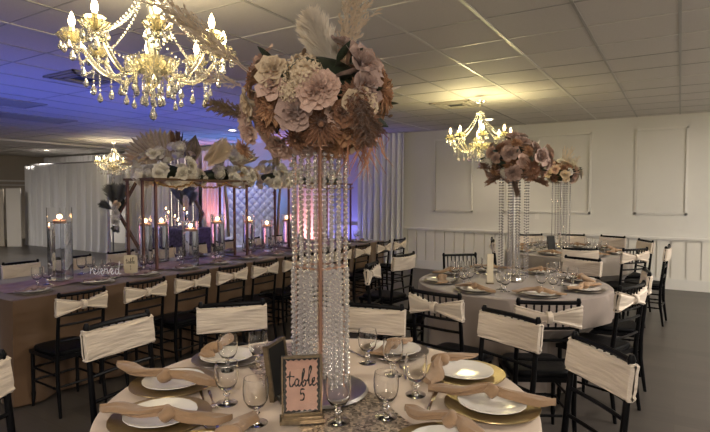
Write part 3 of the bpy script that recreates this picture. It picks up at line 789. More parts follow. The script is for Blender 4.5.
# ---------------------------------------------------------------- crystal stands
BEAD = []
def bead_mb(L_, size=.0098, step=.0190):
    mb = MB(); z = 0
    n = int(L_/step)
    for k in range(n):
        zc_ = -(k+.5)*step
        mb.lathe([(.0002, zc_-size*.85), (size*.62, zc_-size*.62), (size, zc_), (size*.62, zc_+size*.62), (.0002, zc_+size*.85)], 8)
    mb.tube([(0, 0, 0), (0, 0, -n*step)], .0006, 4)
    return mb
def crystal_stand(loc, rz, label, s=.108, nst=5, pw=.011, pm='gold'):
    t = empty('crystal_stand', loc, rz, label, 'centrepiece stand')
    h = .90
    MB().lathe([(.0001, 0), (.175, 0), (.18, .004), (.172, .012), (.165, .009), (.0001, .009)], 48).build('mirror_base', M['basemetal'], t)
    for sx_, sy in ((-1, -1), (1, -1), (1, 1), (-1, 1)):
        MB().box((sx_*s, sy*s, .0095+h/2), (pw, pw, h-.002)).build('post', M[pm], t, False)
    for z, w, nn_ in ((h, .012, 'top_rail'), (.47, .007, 'middle_rail')):
        tp = MB()
        for k in (-1, 1): tp.box((0, k*s, z), (2*s+.011, w, w)); tp.box((k*s, 0, z), (w, 2*s-.011, w))
        tp.build(nn_, M['gold'], t, False)
    MB().lathe([(.0001, h+.007), (s*1.5, h+.007), (s*1.5, h+.013), (.0001, h+.013)], 32).build('top_plate', M['gold'], t)
    up = bead_mb(h-.07).mesh('crystal_strand', M['crystal']); lo = bead_mb(.455).mesh('crystal_strand', M['crystal'])
    off = .0125
    for k in range(nst):
        q_ = -s+.010+k*(2*s-.020)/(nst-1)
        for (x, y) in ((q_, -s-off), (q_, s+off), (-s-off, q_), (s+off, q_)):
            link('crystal_strand', up, t, None, (x, y, h-.01))
    for k in range(4):
        q_ = -s+.018+k*(2*s-.036)/3
        for (x, y) in ((q_, -s-off-.014), (q_, s+off+.014), (-s-off-.014, q_), (s+off+.014, q_)):
            link('crystal_strand', lo, t, None, (x, y, .468))
    TREE[t.name] = [(c, kids(c)) for c in kids(t)]
    return t
SC = Vector((-1.133, 1.568, TZ+.012))
std = crystal_stand(SC, R(81), 'tall rose gold stand hung with crystal bead strands on the table 5 round table', .066, 4, .0095)
def slim_stand(loc, label):
    t = empty('crystal_stand', loc, R(20), label, 'centrepiece stand'); h = .90
    MB().lathe([(.0001, 0), (.085, 0), (.09, .006), (.075, .012), (.07, .03), (.045, .055), (.02, .065), (.0001, .065)], 32).build('domed_base', M['silver'], t)
    MB().lathe([(.0001, .066), (.013, .066), (.013, h), (.0001, h)], 16).build('post', M['silver'], t)
    tp = MB(); tp.lathe([(.0001, h+.001), (.14, h+.001), (.14, h+.010), (.0001, h+.010)], 32); tp.build('top_plate', M['silver'], t)
    up = bead_mb(h-.03, .0085, .0235).mesh('crystal_strand', M['crystal2']); lo = bead_mb(h-.12, .0085, .0235).mesh('crystal_strand', M['crystal2'])
    for k in range(10): a = k*PI/5; link('crystal_strand', up, t, None, (.118*math.cos(a), .118*math.sin(a), h))
    for k in range(8): a = k*PI/4+.3; link('crystal_strand', lo, t, None, (.045*math.cos(a), .045*math.sin(a), h))
    TREE[t.name] = [(c, kids(c)) for c in kids(t)]
    return t
M['crystal2'] = mat('smoky_cut_crystal', (.62, .60, .62), .08, trans=.3, ior=1.5, metal=.6)
std2 = slim_stand(Vector((-1.2, 4.48, TZ+.001)), 'tall crystal strand stand on the middle round table')
dup(std2, (-1.36, 7.42, TZ+.001), R(32), 'tall crystal strand stand on the farthest round table')

# ---------------------------------------------------------------- flowers
def petal_flower(kind, seed):
    rnd = random.Random(seed); mb = MB(); Rr = 1.0
    if kind == 'rose': n, L_, W_, o0_, o1_, tip = 24, .95, 1.0, 3, 68, 0
    elif kind == 'peony': n, L_, W_, o0_, o1_, tip = 46, .92, .62, 4, 72, 0
    elif kind == 'dahlia': n, L_, W_, o0_, o1_, tip = 84, 1.0, .20, 2, 96, .8
    else: n, L_, W_, o0_, o1_, tip = 30, .9, .4, 2, 90, .3
    for i in range(n):
        t = i/(n-1); a0__ = i*2.39996; op = R(o0_+(o1_-o0_)*t**.9)+rnd.uniform(-.08, .08); Lp = L_*((.78+.22*t) if kind in ('rose', 'peony') else (.6+.4*t))*rnd.uniform(.90, 1.06); Wp = W_*(.7+.5*t)
        r0 = .05*t+.01; nu, nv = 5, 5
        def fn(u, v):
            s = u*2-1
            prof = math.sin(min(1, v*1.0)*PI*.5)**.6*(1-.55*max(0, v-.75)/.25*(.7 if not tip else 1.6*tip+.2)) if v > 0 else .15
            wv = Wp*.5*prof*s
            th = op*(.35+.65*v)+(.5*t*max(0, v-.6)/.4)   # lip curls out
            th0 = op*.35
            # position along the curve (approx.)
            rad = r0+Lp*v*math.sin((th+th0)/2); z = Lp*v*math.cos((th+th0)/2)
            cup = .55*Wp*(s*s)*(1-.3*t)
            rad -= cup*math.cos(th)*.6; z += cup*.25*math.sin(th)+.02*math.sin(s*5+i)
            ca, sa = math.cos(a0__), math.sin(a0__)
            an = max(-1.5, min(1.5, wv/(max(rad, 0)+.13))); rr_ = math.hypot(rad, wv*.6) if rad > .3 else max(rad, .03)
            return Vector((rr_*math.cos(a0__+an), rr_*math.sin(a0__+an), z-.35))
        mb.grid(fn, nu, nv)
    mb.sph((0, 0, .10), .13, 10, 8, (1, 1, 2))
    return mb
def hydrangea(seed, n=64):
    rnd = random.Random(seed); mb = MB()
    for i in range(n):
        ph = math.acos(1-1.55*(i+.5)/n); th = i*2.39996
        d = Vector((math.sin(ph)*math.cos(th), math.sin(ph)*math.sin(th), math.cos(ph))); q = d.to_track_quat('Z', 'Y').to_matrix().to_4x4()
        sp = rnd.uniform(0, 1.5); rr = rnd.uniform(.78, .95)
        for k in range(4):
            a = sp+k*PI/2
            pts = [Vector((0, 0, rr-.03)), Vector((.11*math.cos(a-.55), .11*math.sin(a-.55), rr+.02)), Vector((.20*math.cos(a-.2), .20*math.sin(a-.2), rr+.05)), Vector((.20*math.cos(a+.25), .20*math.sin(a+.25), rr+.04)), Vector((.11*math.cos(a+.6), .11*math.sin(a+.6), rr+.02))]
            mb.add([(q @ p)*.9-Vector((0, 0, .3)) for p in pts], [(0, 1, 2), (0, 2, 3), (0, 3, 4)])
    mb.sph((0, 0, -.32), .58, 12, 8, (1, 1, .9)); return mb
def plume(seed, L_=1., w=.16, n=420, droop=.0, bend=.15, fl=.28, thick=.0022, stem=.35, dens_tip=1.0, up=.6):
    """feathery grass head growing along +Z from the origin, stem first"""
    rnd = random.Random(seed); mb = MB()
    def axis(t): return Vector((bend*L_*t*t, 0, L_*t*(1-.15*bend*t)))
    mb.tube([axis(t/8) for t in range(9)], [.006*L_*(1-.7*t/8)+.0008 for t in range(9)], 6)
    for i in range(n):
        t = stem+(1-stem)*rnd.random()**dens_tip; p = axis(t); k = (t-stem)/(1-stem)
        env = max(.12, math.sin(min(1, k*1.02)*PI)**.6*.9+.15)
        a = rnd.uniform(0, 2*PI); out = Vector((math.cos(a), math.sin(a), up+rnd.uniform(-.2, .5))).normalized()
        l = fl*L_*env*rnd.uniform(.5, 1.1)*w/.16; q_ = p+out*l*.55; e = p+out*l+Vector((0, 0, l*.35-droop*l)); side = out.cross(Vector((0, 0, 1))).normalized()*thick*L_
        mb.add([p-side, p+side, q_+side*1.3, q_-side*1.3, e], [(0, 1, 2, 3), (3, 2, 4)])
        mb.add([p+Vector((0, 0, thick*L_)), p-Vector((0, 0, thick*L_)), q_-Vector((0, 0, thick*L_)), e], [(0, 1, 2), (0, 2, 3)])
    return mb
def sprig(seed, L_=1., branches=16, spread=.35, m_=14):
    """pampas with clumpy side branches"""
    rnd = random.Random(seed); mb = MB()
    def ax(t): return Vector((.10*t*t*L_, 0, L_*t))
    mb.tube([ax(t/6) for t in range(7)], [.007*L_*(1-.8*t/6)+.0008 for t in range(7)], 6)
    for b in range(branches):
        t = .32+.66*b/branches; p = ax(t); a = b*2.4+rnd.uniform(-.3, .3); l = L_*spread*(1-.55*abs(t-.5))*rnd.uniform(.7, 1.1)
        d = Vector((math.cos(a)*.55, math.sin(a)*.55, .95)).normalized(); e = p+d*l
        mb.tube([p, p.lerp(e, .5)+Vector((0, 0, .01*L_)), e], [.003*L_, .002*L_, .001*L_], 4)
        for k in range(m_):
            u = .15+.85*k/m_; q_ = p.lerp(e, u)
            dd = (d+Vector((rnd.uniform(-1, 1), rnd.uniform(-1, 1), rnd.uniform(-.6, .8)))*.75).normalized(); sl = .075*L_*rnd.uniform(.6, 1.2)
            sd = dd.orthogonal().normalized()*.009*L_; up_ = dd.cross(sd).normalized()*.009*L_
            mb.add([q_, q_+dd*sl*.5+sd, q_+dd*sl*.5-sd, q_+dd*sl, q_+dd*sl*.5+up_, q_+dd*sl*.5-up_], [(0, 1, 3, 2), (0, 4, 3, 5)])
    return mb
def fan_palm(n=19, L_=1., spread=150, tipcut=.16):
    mb = MB(); vs = []; a0_ = -R(spread)/2; da = R(spread)/n
    for i in range(n):
        a = a0_+da*i; m_ = a+da/2; b = a+da
        def P_(ang, r, y): return Vector((r*math.sin(ang), y, r*math.cos(ang)))
        for yo in (0, .006):
            pts = [P_(a, .08*L_, yo), P_(a, .80*L_, -.02*L_+yo), P_(m_, L_*(1-.05*(i % 2)), .015*L_+yo), P_(b, .80*L_, -.02*L_+yo), P_(b, .08*L_, yo), P_(m_, .08*L_, .01*L_+yo), P_(m_, .80*L_, .03*L_+yo)]
            o_ = mb.add(pts, [(0, 1, 6, 5), (1, 2, 6), (6, 2, 3), (5, 6, 3, 4)])
    mb.tube([(0, 0, -.45*L_), (0, 0, .12*L_)], .012*L_, 6)
    return mb
def leaf_mb(L_=1., w=.35, curl=.15, pointed=1.2):
    def fn(u, v):
        s = u*2-1; wd = w*math.sin(v**.8*PI)**.8*.5 if 0 < v < 1 else .004
        return Vector((s*wd, curl*v*v+.25*abs(s)*wd, v*L_))
    def fn2(u, v): p = fn(1-u, v); return Vector((p.x, p.y+.008, p.z))
    return MB().grid(fn, 7, 12).grid(fn2, 7, 12).tube([(0, 0, -.25*L_), (0, 0, .05)], .01, 5)
def spear_mb(L_=1., w=.5):
    mb = MB(); n = 8
    for k in range(n):
        x0 = (k/n-.5); x1 = ((k+1)/n-.5)
        def P_(x, t, y): 
            wd = w*(1-abs(t-.62)/.62 if t < .62 else max(0, 1-(t-.62)/.38))
            return Vector((x*2*wd*.5, y+.02*(-1)**int(round((x+.5)*n)), t*L_))
        for yo in (0, .012):
            pts = [P_(x0, t/6, yo) for t in range(7)]+[P_(x1, t/6, yo) for t in range(7)]
            mb.add(pts, [(i, i+7, i+8, i+1) for i in range(6)])
    mb.tube([(0, .005, -.3*L_), (0, .005, .1*L_)], .014, 5); return mb
FM = {}
for mname in ('blush', 'cream', 'brown', 'tan', 'white', 'mauve'):
    mm = M[mname+'_petal']
    FM['rose_'+mname] = petal_flower('rose', 1).mesh('rose', mm); FM['peony_'+mname] = petal_flower('peony', 2).mesh('peony', mm)
    FM['dahlia_'+mname] = petal_flower('dahlia', 3).mesh('dahlia', mm); FM['hydrangea_'+mname] = hydrangea(4).mesh('hydrangea', mm)
FM['plume_cream'] = plume(1, 1, .15, 1500, fl=.22, stem=.10, up=1.0, bend=-.1).mesh('fluffy_plume', M['pampas_cream'])
FM['plume_pale'] = plume(2, 1, .16, 900, fl=.25).mesh('pampas_plume', M['pampas'])
FM['plume_brown'] = sprig(3, 1, 46, .30, 34).mesh('feathery_plume', M['pampas_brown'])
FM['plume_olive'] = sprig(4, 1, 40, .26, 26).mesh('pampas_plume', M['pampas_olive'])
FM['sprig'] = sprig(5, 1, 24, .34, 16).mesh('pampas_sprig', M['pampas']); FM['sprig2'] = sprig(6, 1, 14, .26, 14).mesh('pampas_sprig', M['pampas'])
FM['fan'] = fan_palm().mesh('fan_palm', M['palm']); FM['spear'] = spear_mb().mesh('palm_spear', M['palm_grey']); FM['spear_pale'] = spear_mb(1, .42).mesh('palm_spear', M['palm'])
FM['fan_small'] = fan_palm(11, 1, 110).mesh('fan_palm', M['palm'])
FM['leaf_dark'] = leaf_mb().mesh('leaf', M['darkleaf']); FM['leaf_cream'] = leaf_mb(1, .55, .25).mesh('magnolia_petal', M['blush_petal']); FM['leaf_pale'] = leaf_mb(1, .45, .1).mesh('bleached_leaf', M['pampas_cream'])
FM['leaf_rust'] = leaf_mb(1, .28, .1).mesh('leaf', M['raffia'])
FM['pod'] = MB().sph((0, 0, .5), .5, 10, 7, (.8, .8, 1)).mesh('seed_pod', M['stem'])
def put(parent, key, name, p, axis, size, roll=0, label=None):
    """part 'name' at local point p, its +Z turned along axis"""
    q_ = Vector(axis).normalized().to_track_quat('Z', 'Y').to_matrix().to_4x4() @ Matrix.Rotation(roll, 4, 'Z')
    o_ = link(name, FM[key], parent, label, p, (0, 0, 0), size); o_.rotation_euler = q_.to_euler(); return o_
def facing(parent, key, name, p, updir, towards, size, label=None):
    """flat leaf with +Z along updir and its -Y side turned to 'towards'"""
    z = Vector(updir).normalized(); y = -Vector(towards); y = (y-z*y.dot(z)).normalized(); x = y.cross(z)
    m_ = Matrix((x, y, z)).transposed(); o_ = link(name, FM[key], parent, label, p, (0, 0, 0), size); o_.rotation_euler = m_.to_euler(); return o_

# main arrangement
AC = Vector((SC.x-.01, SC.y, 1.87)); AR = Vector((.27, .27, .20))
fa = empty('floral_arrangement', (SC.x, SC.y, SC.z+.915), 0, 'large blush and brown silk flower arrangement topping the table 5 crystal stand', 'flower arrangement')
FO = Vector(fa.location)
def ell(px, py, c=AC, r=AR):
    d = ray(px, py); o_ = CAMP-c; D_ = Vector([d[i]/r[i] for i in range(3)]); O_ = Vector([o_[i]/r[i] for i in range(3)])
    A_ = D_.dot(D_); B2 = D_.dot(O_); C_ = O_.dot(O_)-1; disc = B2*B2-A_*C_
    t = (-B2-math.sqrt(disc))/A_ if disc > 0 else -B2/A_
    p = CAMP+d*t; q_ = p-c; n_ = Vector([q_[i]/r[i]**2 for i in range(3)]).normalized(); return p, n_
MAIN = [('rose_cream', 272, 70, 17), ('rose_blush', 271, 86, 15), ('hydrangea_cream', 302, 70, 20), ('peony_blush', 317, 90, 21), ('peony_blush', 326, 86, 15), ('rose_mauve', 296, 113, 19), ('dahlia_brown', 321, 124, 22),
        ('dahlia_tan', 271, 108, 17), ('dahlia_brown', 268, 122, 15), ('rose_blush', 247, 117, 16), ('rose_blush', 249, 133, 14), ('dahlia_tan', 243, 150, 10), ('rose_blush', 280, 146, 17), ('dahlia_brown', 296, 140, 12), ('rose_tan', 352, 130, 17),
        ('rose_brown', 344, 112, 14), ('dahlia_brown', 365, 116, 15), ('dahlia_brown', 356, 96, 15), ('rose_mauve', 305, 148, 12), ('rose_tan', 330, 148, 14), ('dahlia_tan', 366, 138, 14), ('rose_blush', 343, 148, 12), ('dahlia_brown', 262, 100, 10), ('hydrangea_cream', 288, 90, 12)]
NMS = {'rose': 'rose', 'peony': 'peony', 'dahlia': 'dahlia', 'hydrangea': 'hydrangea'}
for i, (k, px, py, rp) in enumerate(MAIN):
    p, n_ = ell(px, py); n_ = (n_-FW*.55).normalized(); s = rp/FPX*(p-CAMP).dot(FW)
    put(fa, k, NMS[k.split('_')[0]], p-FO-n_*s*.15, n_+Vector((0, 0, .15)), s*1.3, i, k.split('_')[1]+' silk '+k.split('_')[0])
rnd = random.Random(12); keys = ['rose_blush', 'dahlia_brown', 'rose_cream', 'dahlia_tan', 'rose_mauve', 'peony_blush']
back = -FW
for i in range(44):
    z = rnd.uniform(-.75, .9); a = rnd.uniform(0, 2*PI); n_ = Vector((math.cos(a)*math.sqrt(1-z*z), math.sin(a)*math.sqrt(1-z*z), z))
    n_ = n_
    if n_.dot(back) > .35 and n_.dot(RT) < .15: continue
    p = AC+Vector([n_[j]*AR[j]*.92 for j in range(3)]); put(fa, keys[i % 6], NMS[keys[i % 6].split('_')[0]], p-FO, n_, rnd.uniform(.07, .095), i)
for i in range(12):
    z = rnd.uniform(-.6, .7); a = rnd.uniform(0, 2*PI); n_ = Vector((math.cos(a)*math.sqrt(1-z*z), math.sin(a)*math.sqrt(1-z*z), z))
    p = AC+Vector([n_[j]*AR[j]*.80 for j in range(3)]); put(fa, 'leaf_dark', 'leaf', p-FO, n_+Vector((rnd.uniform(-.5, .5), rnd.uniform(-.5, .5), 0)), .085, i)
core = MB().sph((0, 0, 0), 1, 20, 12, (AR.x*.70, AR.y*.70, AR.z*.72)); c_ = core.build('foliage_core', M['darkleaf'], fa); c_.location = AC-FO
dA = 1.93
def shoot(key, name, pa, pb, parent=fa, base=FO, D0=dA, D1=None, wide=1, label=None, roll=0):
    a = ond(*pa, D0); b_ = ond(*pb, D1 or D0); v_ = b_-a
    return put(parent, key, name, a-base, v_, (v_.length*wide, v_.length*wide, v_.length), roll, label)
shoot('plume_cream', 'fluffy_plume', (340, 82), (309, 8), D1=1.9, wide=1.5, label='cream fluffy plume')
shoot('plume_cream', 'fluffy_plume', (330, 80), (312, 20), D1=1.95, wide=1.6, label='cream fluffy plume', roll=2)
shoot('sprig', 'pampas_sprig', (336, 85), (366, -12), D1=2.0, wide=1.0, label='pale pampas sprig')
shoot('sprig2', 'pampas_sprig', (340, 80), (358, 2), D1=2.0, wide=1.2, roll=1)
shoot('sprig', 'pampas_sprig', (270, 90), (158, 2), D1=1.75, wide=.62, label='long pale pampas sprig leaning left')
shoot('sprig', 'pampas_sprig', (268, 84), (185, 28), D1=1.80, wide=.60, roll=1.5)
shoot('sprig2', 'pampas_sprig', (265, 95), (196, 72), D1=1.80, wide=.8)
shoot('plume_olive', 'pampas_plume', (262, 118), (212, 106), D1=1.85, wide=1.2, label='khaki pampas plume')
shoot('plume_brown', 'feathery_plume', (362, 78), (360, 138), D0=1.72, D1=1.68, wide=1.3, label='brown feathery plume')
shoot('plume_brown', 'feathery_plume', (345, 84), (370, 132), D0=1.74, D1=1.70, wide=1.2, roll=1)
shoot('leaf_cream', 'magnolia_petal', (330, 80), (366, 74), D0=1.75, D1=1.72, wide=.9, label='blush magnolia petal')
shoot('leaf_pale', 'bleached_leaf', (368, 98), (402, 90), D1=1.95, wide=1.0, label='bleached pale leaf')
shoot('leaf_pale', 'bleached_leaf', (366, 92), (398, 98), D1=1.95, wide=.7)
shoot('leaf_rust', 'leaf', (360, 128), (376, 152), D0=1.75, label='rust coloured leaf'); shoot('leaf_rust', 'leaf', (352, 132), (362, 158), D0=1.75)
for a, b_ in (((303, 56), (305, 48)), ((376, 92), (384, 86)), ((374, 112), (381, 110)), ((388, 117), (393, 115))): shoot('pod', 'seed_pod', a, b_, D0=1.82, wide=.7, label='dark seed pod')
st = MB()
for a, b_ in (((360, 112), (390, 116)), ((360, 95), (391, 81)), ((350, 85), (388, 84))): st.tube([ond(*a, 1.85)-FO, ond(*b_, 1.82)-FO], .0018, 5)
st.build('dried_stem', M['stem'], fa)
rf = MB(); rnd = random.Random(9)
for i in range(34):
    a = ond(rnd.uniform(345, 384), rnd.uniform(128, 146), rnd.uniform(1.75, 1.95)); l = rnd.uniform(.05, .15)
    e = a+RT*rnd.uniform(-.05, .06)+Vector((0, 0, -l)); mpt = a.lerp(e, .5)+RT*rnd.uniform(-.02, .03)
    rf.tube([a-FO, mpt-FO, e-FO], [.005, .0045, .0015], 4, flat=.35)
rf.build('raffia_fringe', M['raffia'], fa)

def arrangement(c, size, palette, seed, label, n=46, flat=.72, base=None, extra=True, fs=(.055, .10)):
    rnd = random.Random(seed); b_ = base if base is not None else c-Vector((0, 0, size*flat*.8))
    t = empty('floral_arrangement', b_, 0, label, 'flower arrangement'); O_ = Vector(b_)
    core = MB().sph((0, 0, 0), 1, 16, 10, (size*.6, size*.6, size*flat*.6)); k_ = core.build('foliage_core', M['darkleaf'], t); k_.location = c-O_
    for i in range(n):
        z = 1-1.75*(i+.5)/n; a = i*2.39996+rnd.uniform(-.2, .2); n_ = Vector((math.cos(a)*math.sqrt(1-z*z), math.sin(a)*math.sqrt(1-z*z), z))
        jr = rnd.uniform(.72, 1.12); p = c+Vector((n_.x*size*jr, n_.y*size*jr, n_.z*size*flat*jr)); k = palette[rnd.randrange(len(palette))]
        put(t, k, NMS[k.split('_')[0]], p-O_, n_, rnd.uniform(*fs), i)
    for i in range(14):
        a = rnd.uniform(0, 6.28); z = rnd.uniform(-.5, .4); n_ = Vector((math.cos(a), math.sin(a), z)).normalized()
        put(t, 'leaf_dark', 'leaf', c+n_*size*.6-O_, n_, size*.62, i)
    return t, O_
c2 = Vector((-1.2, 4.48, 1.80)); PAL = ['rose_blush', 'dahlia_tan', 'rose_mauve', 'peony_blush', 'peony_mauve', 'rose_blush', 'hydrangea_white', 'rose_mauve', 'dahlia_brown']
t2, o2 = arrangement(c2, .25, PAL, 21, 'mauve and brown flower arrangement on the middle crystal stand', 50, .80, Vector((-1.2, 4.48, TZ+.916)))
def sh2(key, name, pa, pb, par, base, D0, D1=None, wide=1, label=None, roll=0): return shoot(key, name, pa, pb, par, base, D0, D1, wide, label, roll)
sh2('plume_cream', 'fluffy_plume', (515, 160), (514, 131), t2, o2, 4.45, None, 1.1, 'grey fluffy plume'); sh2('sprig2', 'pampas_sprig', (512, 160), (508, 128), t2, o2, 4.5)
for pb in ((541, 140), (548, 145), (553, 150), (545, 150)): sh2('leaf_pale', 'bleached_leaf', (528, 165), pb, t2, o2, 4.5, 4.4, .45, 'pale pointed leaf')
for pb in ((482, 166), (488, 182), (543, 182), (516, 193)): sh2('plume_brown', 'feathery_plume', (512, 168), pb, t2, o2, 4.45, 4.35, .7)
c3 = Vector((-1.36, 7.42, 1.78))
t3, o3 = arrangement(c3, .24, ['rose_cream', 'rose_white', 'dahlia_tan', 'hydrangea_cream', 'peony_blush', 'dahlia_brown'], 22, 'cream and brown flower arrangement on the farthest crystal stand', 36, .70, Vector((-1.36, 7.42, TZ+.916)))
for pb in ((572, 150), (578, 158), (545, 156), (566, 150)): sh2('sprig2', 'pampas_sprig', (562, 178), pb, t3, o3, 7.0, None, .8)
sh2('leaf_pale', 'bleached_leaf', (550, 172), (532, 162), t3, o3, 7.0); sh2('leaf_pale', 'bleached_leaf', (570, 172), (582, 176), t3, o3, 7.0)

# ---------------------------------------------------------------- bridge frames and garlands of the long table
def bridge(y0, y1, label):
    t = empty('copper_bridge_stand', (-4.5, (y0+y1)/2, TZ+.011), 0, label, 'centrepiece stand'); hh = (y1-y0)/2; H_ = .86
    for sy in (-1, 1):
        MB().box((0, sy*(hh-.03), .004), (.50, .12, .008)).build('foot_plate', M['copper'], t, False)
        for x in (-.22, .02, .22):
            MB().box((x, sy*(hh-.03), .008+H_/2), (.022, .022, H_)).build('post', M['copper'], t, False)
    MB().box((0, 0, .008+H_+.011), (.48, 2*hh, .022)).build('top_board', M['stem'], t, False)
    rnd = random.Random(3); gl = MB(); g2_ = MB(); pa = []; pb = []
    for k in range(40):
        u = k/39; pa.append((-.24+rnd.uniform(-.012, .012), -hh*.95, H_*(1-u)))
    for k in range(80):
        u = k/79; pb.append((.25, -hh+2*hh*u, H_-.01-.05*abs(math.sin(u*9))+rnd.uniform(-.008, .008)))
    for mb_, pp in ((gl, pa), (g2_, pb)):
        for q_ in pp: mb_.sph(q_, .010, 6, 4)
        mb_.tube(pp, .004, 4); mb_.build('gold_bead_garland', M['glitter'], t, False)
    return t
bridge(3.20, 4.50, 'copper bridge stand nearer, with gold beaded edge on the long table')
bridge(5.45, 6.75, 'copper bridge stand farther along the long table, behind the crystals')
def garland(y0, y1, n, seed, label, pal, sx_=.24, cl=()):
    rnd = random.Random(seed); O_ = Vector((-4.5, (y0+y1)/2, TZ+.011+.008+.86+.022))
    t = empty('floral_garland', O_, 0, label, 'flower arrangement')
    hy = (y1-y0)/2
    core = MB()
    core.tube([(0, -hy+.1, .05), (0, -hy*.5, .07), (0, 0, .04), (0, hy*.5, .07), (0, hy-.1, .05)], [.04, .08, .035, .08, .04], 10); core.build('foliage_core', M['darkleaf'], t)
    for i in range(n):
        ci = i % len(cl); cy_, ry, top = cl[ci]
        a = rnd.uniform(-.75, PI+.75); v = rnd.uniform(-1, 1); e = math.sqrt(max(0, 1-v*v*.8))*rnd.uniform(.75, 1.08)
        n_ = Vector((math.cos(a), v*.6, math.sin(a))).normalized()
        p = Vector((math.cos(a)*sx_*e, cy_-(y0+y1)/2+v*ry, .02+(math.sin(a)*top if math.sin(a) > 0 else math.sin(a)*.10)*e)); k = pal[rnd.randrange(len(pal))]
        put(t, k, NMS[k.split('_')[0]], p, n_, rnd.uniform(.06, .098), i)
    return t, O_
WP = ['rose_white', 'hydrangea_white', 'rose_cream', 'rose_white', 'rose_white', 'peony_white']
g1, og = garland(3.2, 4.62, 98, 5, 'white flower garland with a big dried fan palm on the nearer bridge stand', WP, .24, ((3.55, .34, .42), (4.52, .22, .38), (3.55, .28, .26), (4.45, .3, .15), (3.6, .4, .1)))
TC = Vector((.8, -.55, .1))
p = ond(160, 163, 5.85); facing(g1, 'fan', 'fan_palm', p-og, (RT*-.45+Vector((0, 0, 1))), TC, .42, 'large pleated dried fan palm')
p = ond(168, 163, 5.8); facing(g1, 'fan_small', 'fan_palm', p-og, (RT*.10+Vector((0, 0, 1))), TC, .34, 'small dried fan palm')
p = ond(188, 172, 5.75); facing(g1, 'spear', 'palm_spear', p-og, (RT*.22+Vector((0, 0, 1))), TC, .42, 'taupe palm spear')
p = ond(221, 172, 6.35); facing(g1, 'spear_pale', 'palm_spear', p-og, (RT*.0+Vector((0, 0, 1))), TC, .38, 'pale palm spear')
p = ond(236, 168, 6.5); facing(g1, 'fan_small', 'fan_palm', p-og, (RT*.25+Vector((0, 0, 1))), TC, .33, 'spiky dried palm')
p = ond(236, 178, 6.0)
put(g1, 'plume_pale', 'pampas_plume', ond(190, 170, 5.5)-og, ond(222, 148, 5.6)-ond(190, 170, 5.5), .5, 0, 'beige arching pampas')
put(g1, 'plume_pale', 'pampas_plume', ond(196, 176, 5.5)-og, ond(226, 152, 5.6)-ond(196, 176, 5.5), .45, 2)
put(g1, 'leaf_dark', 'leaf', ond(180, 150, 5.6)-og, ond(184, 138, 5.3)-ond(180, 150, 5.3), .2, 0)
for k in range(2): put(g1, 'plume_brown', 'feathery_plume', ond(174+4*k, 152, 5.7)-og, ond(173+6*k, 136, 5.7)-ond(174+4*k, 152, 5.7), .2, k)
g2, og2 = garland(4.9, 6.85, 99, 6, 'white flower garland on the farther bridge stand behind the big flower arrangement', WP, .28, ((5.12, .24, .26), (5.2, .26, .12), (5.5, .28, .34), (6.2, .4, .26)))
put(g2, 'plume_pale', 'pampas_plume', Vector((0, -.6, .1)), Vector((.3, -.5, .9)), .4, 0)

# ---------------------------------------------------------------- candle vases
def vase(loc, h, r, label, cl, square=False, wl=.80):
    t = empty('glass_vase', loc, R(20), label, 'vase')
    if square:
        def sqr(a, j): return 1/max(abs(math.cos(a)), abs(math.sin(a)))**.9
    else: sqr = None
    n = 32
    MB().lathe([(.0001, 0), (r, 0), (r, h), (r-.004, h), (r-.004, .012), (.0001, .012)], n, ripple=sqr).build('glass_wall', M['glass'], t)
    MB().lathe([(.0001, .0125), (r-.0045, .0125), (r-.0045, h*wl), (.0001, h*wl)], n, ripple=sqr).build('water', M['water'], t)
    c = empty('floating_candle', (loc[0], loc[1], loc[2]+h*wl-.012), 0, cl, 'candle')
    MB().lathe([(.0001, .0), (r*.55, .0), (r*.74, .018), (r*.74, .026), (r*.66, .030), (.0001, .028)], 24).build('wax_disc', M['wax'], c)
    MB().tube([(0, 0, .028), (0, 0, .042)], .0015, 5).build('wick', M['stem'], c)
    MB().lathe([(.0001, .036), (.005, .042), (.0065, .050), (.004, .064), (.0001, .078)], 10).build('flame', M['flame'], c)
    light('candle_glow', 'POINT', (loc[0], loc[1], loc[2]+h*wl+.045), 1.0, (1, .55, .22), .02)
VS = [(61, 281, .62, .070, 'tall glass vase nearest the left edge on the long table', 4.55), (162, 262, .50, .075, 'tall glass vase just right of the left copper posts', 5.35), (191, 267, .46, .08, 'tall glass vase in front of the plum ruffled table', 5.45),
      (218, 258, .50, .08, 'tall glass vase just left of the right copper posts', 5.95), (249, 251, .46, .075, 'tall glass vase behind the right copper posts', 6.45), (267, 252, .40, .07, 'shorter glass vase in front of the white throne', 6.5),
      (287, 247, .45, .07, 'tall glass vase beside the left edge of the crystal strands', 6.9), (139, 262, .50, .07, 'tall glass vase behind the left copper posts', 5.6)]
for i, (px, py, h, r, l, D_) in enumerate(VS):
    q = onz(px, py, TZ); 
    q.x = min(max(q.x, LX0+.13), LX1-.13)
    vase((q.x, q.y, TZ+.012), h, r, l, 'lit pink floating candle in the '+l.replace('tall ', '').replace('shorter ', ''), i == 0, .80)
# small items on the tables
def pillar(loc, label):
    t = empty('tall_menu_card', loc, R(32), label, 'card')
    MB().box((0, 0, .125), (.052, .006, .25)).build('card', M['ivory'], t, False); MB().box((0, .005, .006), (.06, .035, .012)).build('base', M['brass'], t, False)
q = onz(490, 284, TZ); pillar((q.x, q.y, TZ+.001), 'tall narrow ivory card standing on the middle round table')
q = onz(551, 251, TZ); bf2 = empty('easel_frame', (q.x, q.y, TZ+.001), R(60), 'small black table frame on the farthest round table', 'picture frame')
MB().box((0, 0, .10), (.13, .012, .19), (R(-8), 0, 0)).build('back_panel', M['blackmat'], bf2, False)
MB().box((0, .03, .006), (.12, .06, .010)).build('base', M['blackmat'], bf2, False)

